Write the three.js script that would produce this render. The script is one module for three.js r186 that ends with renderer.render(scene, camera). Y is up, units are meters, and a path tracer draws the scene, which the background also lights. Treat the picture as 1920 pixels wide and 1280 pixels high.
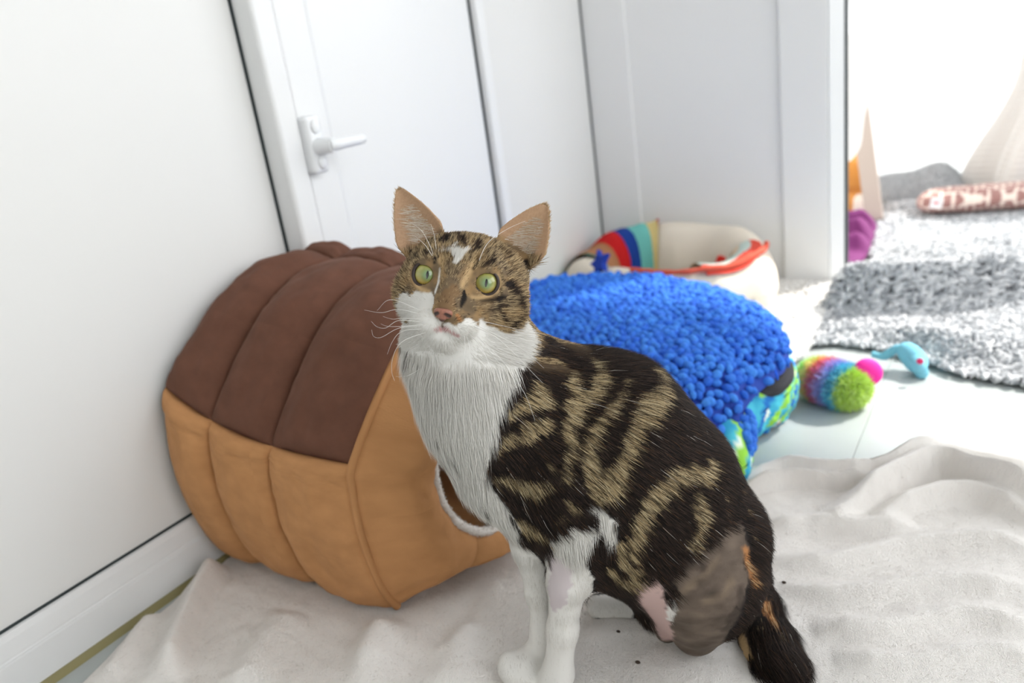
import * as THREE from 'three';
import { mergeGeometries } from 'three/addons/utils/BufferGeometryUtils.js';
import { RoundedBoxGeometry } from 'three/addons/geometries/RoundedBoxGeometry.js';
import { ImprovedNoise } from 'three/addons/math/ImprovedNoise.js';

// ---------------------------------------------------------------- camera, sky, sun, exposure
const scene = new THREE.Scene();
const FOCAL = 1500, CX = 960, CY = 640, EYE_H = 0.48;
const vec = (x, y, z) => new THREE.Vector3(x, y, z);
// the vertical vanishing point and the vanishing point of the left wall give the camera's turn
const camUp = vec(625, 4310, FOCAL).normalize().negate();
const camWall = vec(1947 - CX, -26 - CY, FOCAL).normalize();
camWall.addScaledVector(camUp, -camWall.dot(camUp)).normalize();
const camZ = camWall.clone().negate(), camX = camUp.clone().cross(camZ);
const toWorld = (a, b, c) => vec(camX.x * a + camX.y * b + camX.z * c, camUp.x * a + camUp.y * b + camUp.z * c, camZ.x * a + camZ.y * b + camZ.z * c);
const RIGHT = toWorld(1, 0, 0), DOWN = toWorld(0, 1, 0), FWD = toWorld(0, 0, 1);
const EYE = vec(0, EYE_H, 0);
const camera = new THREE.PerspectiveCamera(2 * Math.atan(640 / FOCAL) * 180 / Math.PI, 1.5, 0.02, 60);
camera.matrixAutoUpdate = true;
camera.position.copy(EYE);
camera.quaternion.setFromRotationMatrix(new THREE.Matrix4().makeBasis(RIGHT, DOWN.clone().negate(), FWD.clone().negate()));
camera.focus = 0.57;
camera.userData.fStop = 5.0;

const renderer = new THREE.WebGLRenderer({ antialias: true });
renderer.toneMapping = THREE.LinearToneMapping;
renderer.toneMappingExposure = 1.9;
renderer.shadowMap.enabled = true;

{ // a bright hazy sky, the same all round, over pale ground
  const W = 64, Hh = 32, d = new Float32Array(W * Hh * 4);
  for (let r = 0; r < Hh; r++) {
    const el = ((r + 0.5) / Hh - 0.5) * Math.PI, s = Math.max(0, Math.sin(el));
    const c = el > 0 ? [1.0 - 0.1 * s, 1.0 - 0.05 * s, 1.01] : [0.42, 0.41, 0.4];
    for (let x = 0; x < W; x++) d.set([c[0], c[1], c[2], 1], (r * W + x) * 4);
  }
  const t = new THREE.DataTexture(d, W, Hh, THREE.RGBAFormat, THREE.FloatType);
  t.mapping = THREE.EquirectangularReflectionMapping; t.magFilter = THREE.LinearFilter; t.needsUpdate = true;
  scene.background = t;
  scene.backgroundIntensity = 2.0;
}
const sun = new THREE.DirectionalLight(new THREE.Color(1, 0.96, 0.9), 3.5);
sun.position.set(0.55 * 5, 0.9 * 5, -0.8 * 5 - 1);
sun.target.position.set(0, 0, -1);
sun.castShadow = true; sun.shadow.radius = 4; sun.shadow.mapSize.set(2048, 2048);
Object.assign(sun.shadow.camera, { left: -3, right: 3, top: 3, bottom: -3, near: 0.1, far: 15 });
scene.add(sun, sun.target);

// ---------------------------------------------------------------- helpers
let seedState = 12345;
const rnd = () => { seedState = (seedState + 0x6d2b79f5) | 0; let t = Math.imul(seedState ^ (seedState >>> 15), 1 | seedState); t = (t + Math.imul(t ^ (t >>> 7), 61 | t)) ^ t; return ((t ^ (t >>> 14)) >>> 0) / 4294967296; };
const rr = (a, b) => a + (b - a) * rnd();
const gauss = () => (rnd() + rnd() + rnd() + rnd() - 2) * 0.87;
const perlin = new ImprovedNoise();
const noise = (x, y, z) => perlin.noise(x + 31.7, y + 17.3, z + 53.1);
const fbm = (x, y, z, n = 4) => { let s = 0, a = 1, k = 1; for (let i = 0; i < n; i++) { s += a * noise(x * k, y * k, z * k); a *= 0.5; k *= 2.03; } return s; };
const clamp = (x, a = 0, b = 1) => Math.min(b, Math.max(a, x));
const lerp = (a, b, t) => a + (b - a) * t;
const smooth = (a, b, x) => { const t = clamp((x - a) / (b - a)); return t * t * (3 - 2 * t); };
const s2l = (c) => { c /= 255; return c <= 0.04045 ? c / 12.92 : ((c + 0.055) / 1.055) ** 2.4; };
const C = (r, g, b) => [s2l(r), s2l(g), s2l(b)];          // sRGB bytes to linear
const col = (a) => new THREE.Color().setRGB(a[0], a[1], a[2]);
const mixc = (a, b, t) => [lerp(a[0], b[0], t), lerp(a[1], b[1], t), lerp(a[2], b[2], t)];
// photo pixel -> point: at a forward depth, on a level plane, on a plane across x or z
const ray = (px, py) => RIGHT.clone().multiplyScalar((px - CX) / FOCAL).addScaledVector(DOWN, (py - CY) / FOCAL).add(FWD);
const P = (px, py, D) => EYE.clone().addScaledVector(ray(px, py), D);
const FL = (px, py, y = 0) => { const v = ray(px, py); return EYE.clone().addScaledVector(v, (y - EYE_H) / v.y); };
const depthOf = (p) => p.clone().sub(EYE).dot(FWD);
const mat = (c, o = {}) => new THREE.MeshStandardMaterial({ color: col(c), roughness: 0.8, side: THREE.DoubleSide, ...o });
const phys = (c, o = {}) => new THREE.MeshPhysicalMaterial({ color: col(c), roughness: 0.8, side: THREE.DoubleSide, ...o });
const taken = {};
const numbered = (n) => { const k = taken[n] = (taken[n] ?? -1) + 1; return k ? `${n}_${String(k).padStart(3, '0')}` : n; };
function shadows(o) { o.castShadow = o.receiveShadow = true; return o; }
function mesh(name, geo, m, parent) {
  const o = shadows(new THREE.Mesh(geo, m)); o.name = parent ? name : numbered(name); (parent ?? scene).add(o); return o;
}
function group(name, parent) { const g = new THREE.Group(); g.name = parent ? name : numbered(name); (parent ?? scene).add(g); return g; }
function tag(o, label, category, grp) { o.userData.label = label; o.userData.category = category; if (grp) o.userData.group = grp; return o; }
function structure(o, label) { o.userData.kind = 'structure'; if (label) o.userData.label = label; return o; }
const stuff = (o) => { o.userData.kind = 'stuff'; return o; };
function box(name, x0, x1, y0, y1, z0, z1, m, parent, r = 0.0015) {
  const w = x1 - x0, h = y1 - y0, d = z1 - z0, rad = Math.min(r, w / 2.1, h / 2.1, d / 2.1);
  const g = new RoundedBoxGeometry(w, h, d, 2, rad); g.translate((x0 + x1) / 2, (y0 + y1) / 2, (z0 + z1) / 2);
  return mesh(name, g, m, parent);
}
function gridGeo(nu, nv, f, opt = {}) { // f(u, v, i, j) -> Vector3 ; colour(u, v, p) optional
  const pos = new Float32Array(nu * nv * 3), uv = new Float32Array(nu * nv * 2), idx = [], colr = opt.color ? new Float32Array(nu * nv * 3) : null;
  for (let j = 0; j < nv; j++) for (let i = 0; i < nu; i++) {
    const u = i / (nu - 1), v = j / (nv - 1), p = f(u, v), k = j * nu + i;
    pos.set([p.x, p.y, p.z], k * 3); uv.set(opt.uv ? opt.uv(u, v, p) : [u, v], k * 2);
    if (colr) colr.set(opt.color(u, v, p), k * 3);
  }
  for (let j = 0; j < nv - 1; j++) for (let i = 0; i < nu - 1; i++) {
    const a = j * nu + i, b = a + 1, c = a + nu, d = c + 1;
    if (opt.flip) idx.push(a, c, b, b, c, d); else idx.push(a, b, c, b, d, c);
  }
  const g = new THREE.BufferGeometry();
  g.setAttribute('position', new THREE.BufferAttribute(pos, 3)); g.setAttribute('uv', new THREE.BufferAttribute(uv, 2));
  if (colr) g.setAttribute('color', new THREE.BufferAttribute(colr, 3));
  g.setIndex(idx); g.computeVertexNormals();
  if (opt.closeU) { // weld normals of the first and last column
    const n = g.attributes.normal;
    for (let j = 0; j < nv; j++) { const a = j * nu, b = a + nu - 1, s = vec(n.getX(a) + n.getX(b), n.getY(a) + n.getY(b), n.getZ(a) + n.getZ(b)).normalize(); n.setXYZ(a, s.x, s.y, s.z); n.setXYZ(b, s.x, s.y, s.z); }
  }
  return g;
}
const spline = (pts, closed = false, tension = 0.5) => new THREE.CatmullRomCurve3(pts, closed, 'centripetal', tension);
function tube(pts, r, seg = 24, rad = 8, closed = false) { // r: number or function of t
  const curve = pts.getPoint ? pts : spline(pts, closed), fr = curve.computeFrenetFrames(seg, closed), q = vec();
  return gridGeo(rad + 1, seg + 1, (u, v) => {
    const k = Math.round(v * seg), a = u * Math.PI * 2, R = typeof r === 'function' ? r(v, a) : r;
    curve.getPointAt(v, q);
    return q.clone().addScaledVector(fr.normals[k], Math.cos(a) * R).addScaledVector(fr.binormals[k], Math.sin(a) * R);
  }, { closeU: true });
}
function dataTex(n, f, srgb = false, rep = 1) {
  const d = new Uint8Array(n * n * 4);
  for (let y = 0; y < n; y++) for (let x = 0; x < n; x++) { const c = f(x / n, y / n, x, y); d.set([clamp(c[0]) * 255, clamp(c[1]) * 255, clamp(c[2]) * 255, 255], (y * n + x) * 4); }
  const t = new THREE.DataTexture(d, n, n); t.magFilter = THREE.LinearFilter; t.minFilter = THREE.LinearMipmapLinearFilter; t.generateMipmaps = true;
  t.wrapS = t.wrapT = THREE.RepeatWrapping; t.repeat.set(rep, rep); if (srgb) t.colorSpace = THREE.SRGBColorSpace; t.needsUpdate = true; return t;
}
// tileable fuzz: random short strokes
function fuzzTex(n, count, len, rep) {
  const a = new Float32Array(n * n).fill(0.45);
  for (let k = 0; k < count; k++) {
    const x = rnd() * n, y = rnd() * n, th = rnd() * 6.283, v = rr(-0.3, 0.35), L = len * rr(0.5, 1.3);
    for (let s = 0; s < L; s++) { const i = (((y + Math.sin(th) * s) | 0) + n * 4) % n, j = (((x + Math.cos(th) * s) | 0) + n * 4) % n; a[i * n + j] = clamp(a[i * n + j] * 0.6 + (0.45 + v) * 0.4); }
  }
  return dataTex(n, (u, v, x, y) => { const g = a[y * n + x]; return [g, g, g]; }, false, rep);
}
// list of {p, dir, n, len, w, c}: blades rooted at p, growing along dir, faces turned to n, joined into one mesh
function strands(name, list, m, parent, bend = 0.3) {
  const N = list.length, pos = new Float32Array(N * 15), nor = new Float32Array(N * 15), cl = new Float32Array(N * 15), idx = new Uint32Array(N * 9), x = vec(), y = vec(), z = vec(), nn = vec();
  list.forEach((h, i) => {
    y.copy(h.dir).normalize(); x.crossVectors(y, h.n).normalize(); z.crossVectors(x, y); nn.copy(z).addScaledVector(y, 0.1).normalize();
    const put = (k, sx, t) => { const o = (i * 5 + k) * 3, a = sx * h.w, b = t * h.len, c = -bend * t * t * h.len; pos[o] = h.p.x + x.x * a + y.x * b + z.x * c; pos[o + 1] = h.p.y + x.y * a + y.y * b + z.y * c; pos[o + 2] = h.p.z + x.z * a + y.z * b + z.z * c; nor[o] = nn.x + x.x * sx * 0.5; nor[o + 1] = nn.y + x.y * sx * 0.5; nor[o + 2] = nn.z + x.z * sx * 0.5; cl[o] = h.c[0]; cl[o + 1] = h.c[1]; cl[o + 2] = h.c[2]; };
    put(0, -0.5, 0); put(1, 0.5, 0); put(2, -0.42, 0.5); put(3, 0.42, 0.5); put(4, 0, 1);
    const v = i * 5; idx.set([v, v + 1, v + 2, v + 1, v + 3, v + 2, v + 2, v + 3, v + 4], i * 9);
  });
  const g = new THREE.BufferGeometry(); g.setAttribute('position', new THREE.BufferAttribute(pos, 3)); g.setAttribute('normal', new THREE.BufferAttribute(nor, 3)); g.setAttribute('color', new THREE.BufferAttribute(cl, 3)); g.setIndex(new THREE.BufferAttribute(idx, 1));
  m.vertexColors = true;
  return stuff(mesh(name, g, m, parent));
}
// naive surface nets over a signed distance function
function surfaceNets(f, lo, hi, h) {
  const nx = Math.ceil((hi.x - lo.x) / h) + 1, ny = Math.ceil((hi.y - lo.y) / h) + 1, nz = Math.ceil((hi.z - lo.z) / h) + 1;
  const F = new Float32Array(nx * ny * nz), B = 4, at = (i, j, k) => (k * ny + j) * nx + i;
  for (let k0 = 0; k0 < nz; k0 += B) for (let j0 = 0; j0 < ny; j0 += B) for (let i0 = 0; i0 < nx; i0 += B) {
    const d0 = f(lo.x + (i0 + 1.5) * h, lo.y + (j0 + 1.5) * h, lo.z + (k0 + 1.5) * h), far = Math.abs(d0) > h * 6.5;
    for (let k = k0; k < Math.min(nz, k0 + B); k++) for (let j = j0; j < Math.min(ny, j0 + B); j++) for (let i = i0; i < Math.min(nx, i0 + B); i++)
      F[at(i, j, k)] = far ? d0 : f(lo.x + i * h, lo.y + j * h, lo.z + k * h);
  }
  const id = new Int32Array(nx * ny * nz).fill(-1), pos = [], idx = [], E = [[0, 1], [0, 2], [0, 4], [1, 3], [1, 5], [2, 3], [2, 6], [3, 7], [4, 5], [4, 6], [5, 7], [6, 7]];
  const v = new Float32Array(8);
  for (let k = 0; k < nz - 1; k++) for (let j = 0; j < ny - 1; j++) for (let i = 0; i < nx - 1; i++) {
    let m = 0;
    for (let c = 0; c < 8; c++) { v[c] = F[at(i + (c & 1), j + ((c >> 1) & 1), k + (c >> 2))]; if (v[c] < 0) m |= 1 << c; }
    if (m === 0 || m === 255) continue;
    let x = 0, y = 0, z = 0, n = 0;
    for (const [a, b] of E) if ((v[a] < 0) !== (v[b] < 0)) {
      const t = v[a] / (v[a] - v[b]); n++;
      x += (a & 1) + t * ((b & 1) - (a & 1)); y += ((a >> 1) & 1) + t * (((b >> 1) & 1) - ((a >> 1) & 1)); z += (a >> 2) + t * ((b >> 2) - (a >> 2));
    }
    id[at(i, j, k)] = pos.length / 3;
    pos.push(lo.x + (i + x / n) * h, lo.y + (j + y / n) * h, lo.z + (k + z / n) * h);
  }
  const quad = (a, b, c, d, flip) => { if (a < 0 || b < 0 || c < 0 || d < 0) return; if (flip) idx.push(a, c, b, a, d, c); else idx.push(a, b, c, a, c, d); };
  for (let k = 1; k < nz - 1; k++) for (let j = 1; j < ny - 1; j++) for (let i = 1; i < nx - 1; i++) {
    const s = F[at(i, j, k)] < 0;
    if (s !== F[at(i + 1, j, k)] < 0) quad(id[at(i, j - 1, k - 1)], id[at(i, j, k - 1)], id[at(i, j, k)], id[at(i, j - 1, k)], !s);
    if (s !== F[at(i, j + 1, k)] < 0) quad(id[at(i - 1, j, k - 1)], id[at(i - 1, j, k)], id[at(i, j, k)], id[at(i, j, k - 1)], !s);
    if (s !== F[at(i, j, k + 1)] < 0) quad(id[at(i - 1, j - 1, k)], id[at(i, j - 1, k)], id[at(i, j, k)], id[at(i - 1, j, k)], !s);
  }
  const nor = new Float32Array(pos.length), e = h * 0.5;
  for (let i = 0; i < pos.length; i += 3) {
    for (let it = 0; it < 2; it++) {
      const [x, y, z] = [pos[i], pos[i + 1], pos[i + 2]];
      let gx = f(x + e, y, z) - f(x - e, y, z), gy = f(x, y + e, z) - f(x, y - e, z), gz = f(x, y, z + e) - f(x, y, z - e);
      const L = Math.hypot(gx, gy, gz) || 1; gx /= L; gy /= L; gz /= L;
      if (it === 0) { const d = clamp(f(x, y, z), -h * 0.4, h * 0.4); pos[i] -= gx * d; pos[i + 1] -= gy * d; pos[i + 2] -= gz * d; } else nor.set([gx, gy, gz], i);
    }
  }
  return { pos: new Float32Array(pos), nor, idx };
}
function netGeo(n) {
  const g = new THREE.BufferGeometry();
  g.setAttribute('position', new THREE.BufferAttribute(n.pos, 3)); g.setAttribute('normal', new THREE.BufferAttribute(n.nor, 3)); g.setIndex(n.idx); return g;
}
const smin = (a, b, k) => { const h = Math.max(k - Math.abs(a - b), 0) / k; return Math.min(a, b) - h * h * k * 0.25; };
const smax = (a, b, k) => -smin(-a, -b, k);
// ---------------------------------------------------------------- the room
const WX = -0.745, BZ = -1.49, FZ = -2.62, RX = 1.45, NZ = 1.35, TOP = 2.35;
const M_wall = phys(C(228, 228, 226), { roughness: 0.42 });
const M_pvc = phys(C(232, 233, 233), { roughness: 0.3 });
const M_gasket = mat(C(38, 48, 50), { roughness: 0.6 });
const M_ceil = mat(C(235, 235, 232), { roughness: 0.9 });
{
  const speck = dataTex(512, (u, v, x, y) => { const n = 0.5 + 0.12 * fbm(u * 9, v * 9, 2, 3) + rr(-0.05, 0.05); return [0.705 * (0.93 + n * 0.14), 0.73 * (0.93 + n * 0.14), 0.725 * (0.93 + n * 0.14)]; }, true, 1);
  const fm = phys([1, 1, 1], { map: speck, roughness: 0.36 });
  const fl = structure(group('floor'), 'pale grey vinyl floor');
  box('subfloor', -0.9, RX + 0.1, -0.12, -0.004, FZ - 0.1, NZ + 0.1, mat(C(150, 152, 150)), fl);
  const xs = [-0.9, -0.148, 0.55, RX + 0.1];
  for (let i = 0; i < 3; i++) {
    const g = new RoundedBoxGeometry(xs[i + 1] - xs[i] - 0.0005, 0.006, NZ - FZ + 0.2, 1, 0.0006);
    g.translate((xs[i] + xs[i + 1]) / 2, -0.003, (NZ + FZ) / 2);
    const p = g.attributes.position, uv = g.attributes.uv; for (let k = 0; k < p.count; k++) uv.setXY(k, p.getX(k) / 0.5, p.getZ(k) / 0.5);
    mesh('vinyl_sheet', g, fm, fl);
  }
  // left wall: panels, baseboard, door
  const wl = structure(group('wall_left'), 'smooth white panel wall');
  box('wall_panel', WX - 0.1, WX, 0.0, TOP, -0.651, NZ + 0.1, M_wall, wl, 0.0005);
  box('wall_panel', WX - 0.1, WX + 0.004, 0.0, TOP, BZ + 0.002, -1.118, M_wall, wl, 0.0005);
  box('wall_panel', WX - 0.1, WX, 2.02, TOP, -1.118, -0.651, M_wall, wl, 0.0005);
  box('wall_panel', WX - 0.1, WX, 0.0, TOP, FZ - 0.1, BZ - 0.004, M_wall, wl, 0.0005);
  const bl = structure(group('baseboard_left'), 'white baseboard with a double groove');
  const prof = new THREE.Shape([[0, 0], [0.0085, 0], [0.0085, 0.040], [0.0070, 0.0412], [0.0085, 0.0424], [0.0070, 0.0436], [0.0072, 0.046], [0.0060, 0.060], [0.0045, 0.066], [0, 0.0675]].map(([x, y]) => new THREE.Vector2(x, y)));
  const bg = new THREE.ExtrudeGeometry(prof, { depth: NZ + 0.648, bevelEnabled: false }); bg.translate(WX, 0, -0.648);
  mesh('skirting_board', bg, M_pvc, bl);
  box('gasket', WX, WX + 0.0022, 0.0675, 0.0697, -0.648, NZ, M_gasket, bl, 0.0004);
  const bead = new THREE.Shape(); bead.moveTo(0, 0); bead.lineTo(0.006, 0); bead.quadraticCurveTo(0.002, 0.002, 0, 0.0065); bead.lineTo(0, 0);
  const beg = new THREE.ExtrudeGeometry(bead, { depth: NZ + 0.648, bevelEnabled: false }); beg.translate(WX + 0.0085, 0, -0.648);
  const bm = mesh('sealant_bead', beg, mat(C(142, 134, 92), { roughness: 0.6 }), bl); bm.userData.label = 'yellowed sealant bead';

  const d1 = structure(group('door_1'), 'narrow white plastic door with a white handle');
  box('gasket', WX - 0.001, WX + 0.0025, 0, 2.0, -0.6535, -0.6505, M_gasket, d1, 0.0004);
  box('jamb', WX - 0.05, -0.714, 0, 2.0, -0.687, -0.6533, M_pvc, d1, 0.006);
  box('sash_stile', WX - 0.05, -0.7205, 0.03, 1.97, -0.742, -0.6895, M_pvc, d1, 0.005);
  const bev = new THREE.Shape([[-0.7275, -0.742], [-0.7335, -0.757], [-0.76, -0.757], [-0.76, -0.742]].map(([x, z]) => new THREE.Vector2(x, -z)));
  const bevg = new THREE.ExtrudeGeometry(bev, { depth: 1.94, bevelEnabled: false }); bevg.rotateX(-Math.PI / 2); bevg.translate(0, 0.03, 0);
  mesh('glazing_bead', bevg, M_pvc, d1);
  box('door_panel', WX - 0.04, -0.736, 0.03, 1.97, -1.1, -0.75, M_pvc, d1, 0.0005);
  box('gasket', WX - 0.001, -0.7335, 0, 2.0, -1.1035, -1.1005, M_gasket, d1, 0.0004);
  box('jamb', WX - 0.05, -0.722, 0, 2.0, -1.125, -1.1032, M_pvc, d1, 0.005);
  box('head_rail', WX - 0.05, -0.716, 1.97, 2.02, -1.12, -0.653, M_pvc, d1, 0.004);
  const hd = group('handle', d1); hd.userData.label = 'white lever handle';
  const hm = phys(C(236, 238, 240), { roughness: 0.22 });
  box('back_plate', -0.722, -0.7035, 0.388, 0.455, -0.712, -0.686, hm, hd, 0.006);
  const neck = new THREE.CylinderGeometry(0.0085, 0.0105, 0.026, 20); neck.rotateZ(-Math.PI / 2); neck.translate(-0.692, 0.419, -0.699); mesh('neck', neck, hm, hd);
  mesh('lever', tube([vec(-0.683, 0.4195, -0.694), vec(-0.6795, 0.4195, -0.702), vec(-0.679, 0.4195, -0.72), vec(-0.679, 0.419, -0.742), vec(-0.681, 0.4188, -0.752)], (t) => (t < 0.02 || t > 0.985 ? 0.004 : 0.0075 - 0.0015 * t), 40, 16), hm, hd);
  const key = new THREE.SphereGeometry(0.0075, 20, 14); key.scale(0.6, 1.15, 1); key.translate(-0.7035, 0.401, -0.699); mesh('key_cap', key, hm, hd);
  const key2 = key.clone(); key2.translate(0, 0.041, 0); mesh('screw_cap', key2, hm, hd);

  // back wall with its post beside the opening
  const wb = structure(group('wall_back'), 'light grey panel wall beside the opening');
  const M_back = phys(C(236, 236, 235), { roughness: 0.4 });
  box('corner_strip', WX - 0.02, -0.6515, 0, TOP, BZ - 0.06, BZ, M_back, wb, 0.002);
  box('gasket', WX + 0.003, WX + 0.0065, 0, TOP, BZ - 0.001, BZ + 0.0035, M_gasket, wb, 0.0004);
  box('wall_panel', -0.652, -0.37, 0, TOP, BZ - 0.06, BZ - 0.0045, M_back, wb, 0.0005);
  box('post', -0.3715, -0.291, 0.0, TOP, BZ - 0.06, BZ + 0.004, M_back, wb, 0.0035);
  const ds = new THREE.Shape([[-0.2908, BZ + 0.003], [-0.288, BZ + 0.003], [-0.2685, BZ - 0.014], [-0.2685, BZ - 0.055], [-0.2908, BZ - 0.055]].map(([x, z]) => new THREE.Vector2(x, -z)));
  const dsg = new THREE.ExtrudeGeometry(ds, { depth: TOP, bevelEnabled: false }); dsg.rotateX(-Math.PI / 2); mesh('door_stop', dsg, M_pvc, wb);
  box('gasket', -0.2685, -0.2655, 0.0, TOP, BZ - 0.04, BZ - 0.016, M_gasket, wb, 0.0008);
  box('lintel', -0.291, RX, 2.05, TOP, BZ - 0.06, BZ, M_back, wb, 0.002);

  // far wall with a window above the frame of the picture
  const wf = structure(group('wall_far'), 'white wall of the sunlit room beyond');
  const wx0 = -0.55, wx1 = 1.3, wy0 = 0.56, wy1 = 2.04;
  box('translucent_panel', WX, RX, 0, wy0, FZ - 0.012, FZ, phys(C(245, 246, 246), { roughness: 1, transmission: 0.6, thickness: 0 }), wf, 0.0005).userData.label = 'milky translucent panel';
  box('wall_panel', WX, RX, wy1, TOP, FZ - 0.1, FZ, M_wall, wf, 0.0005);
  box('wall_panel', WX, wx0, wy0, wy1, FZ - 0.1, FZ, M_wall, wf, 0.0005);
  box('wall_panel', wx1, RX, wy0, wy1, FZ - 0.1, FZ, M_wall, wf, 0.0005);
  const glass = phys([1, 1, 1], { roughness: 0, transmission: 1, thickness: 0, ior: 1.3 });
  const w1 = structure(group('window_1'), 'window of the room beyond');
  const frameZ = (g, x0, x1, y0, y1, z) => { for (const [a, b, c, d] of [[x0, x1, y0, y0 + 0.04], [x0, x1, y1 - 0.04, y1], [x0, x0 + 0.04, y0, y1], [x1 - 0.04, x1, y0, y1]]) box('window_frame', a, b, c, d, z - 0.06, z - 0.01, M_pvc, g, 0.003); box('pane', x0 + 0.03, x1 - 0.03, y0 + 0.03, y1 - 0.03, z - 0.036, z - 0.034, glass, g, 0.0001); };
  frameZ(w1, wx0, wx1, wy0, wy1, FZ);
  // right wall: glazed along its length
  const wr = structure(group('wall_right'), 'white wall with long windows');
  const ry0 = 0.55, ry1 = 2.15;
  box('wall_panel', RX, RX + 0.1, 0, ry0, FZ - 0.1, NZ + 0.1, M_wall, wr, 0.0005);
  box('wall_panel', RX, RX + 0.1, ry1, TOP, FZ - 0.1, NZ + 0.1, M_wall, wr, 0.0005);
  const zs = [[-2.45, -0.65], [-0.5, 0.75]];
  for (const [a, b] of [[FZ - 0.1, -2.45], [-0.65, -0.5], [0.75, NZ + 0.1]]) box('wall_panel', RX, RX + 0.1, ry0, ry1, a, b, M_wall, wr, 0.0005);
  zs.forEach(([a, b], i) => {
    const w = structure(group('window_' + (i + 2)), i ? 'long window behind the camera side' : 'long window beside the opening');
    for (const [y0, y1, z0, z1] of [[ry0, ry0 + 0.04, a, b], [ry1 - 0.04, ry1, a, b], [ry0, ry1, a, a + 0.04], [ry0, ry1, b - 0.04, b]]) box('window_frame', RX + 0.01, RX + 0.06, y0, y1, z0, z1, M_pvc, w, 0.003);
    box('pane', RX + 0.034, RX + 0.036, ry0 + 0.03, ry1 - 0.03, a + 0.03, b - 0.03, glass, w, 0.0001);
  });
  structure(box('wall_near', WX, RX, 0, TOP, NZ, NZ + 0.1, M_wall, undefined, 0.0005), 'white wall behind the camera');
  structure(box('ceiling', WX - 0.1, RX + 0.1, TOP, TOP + 0.1, FZ - 0.1, NZ + 0.1, M_ceil, undefined, 0.0005), 'white ceiling');
}
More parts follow.
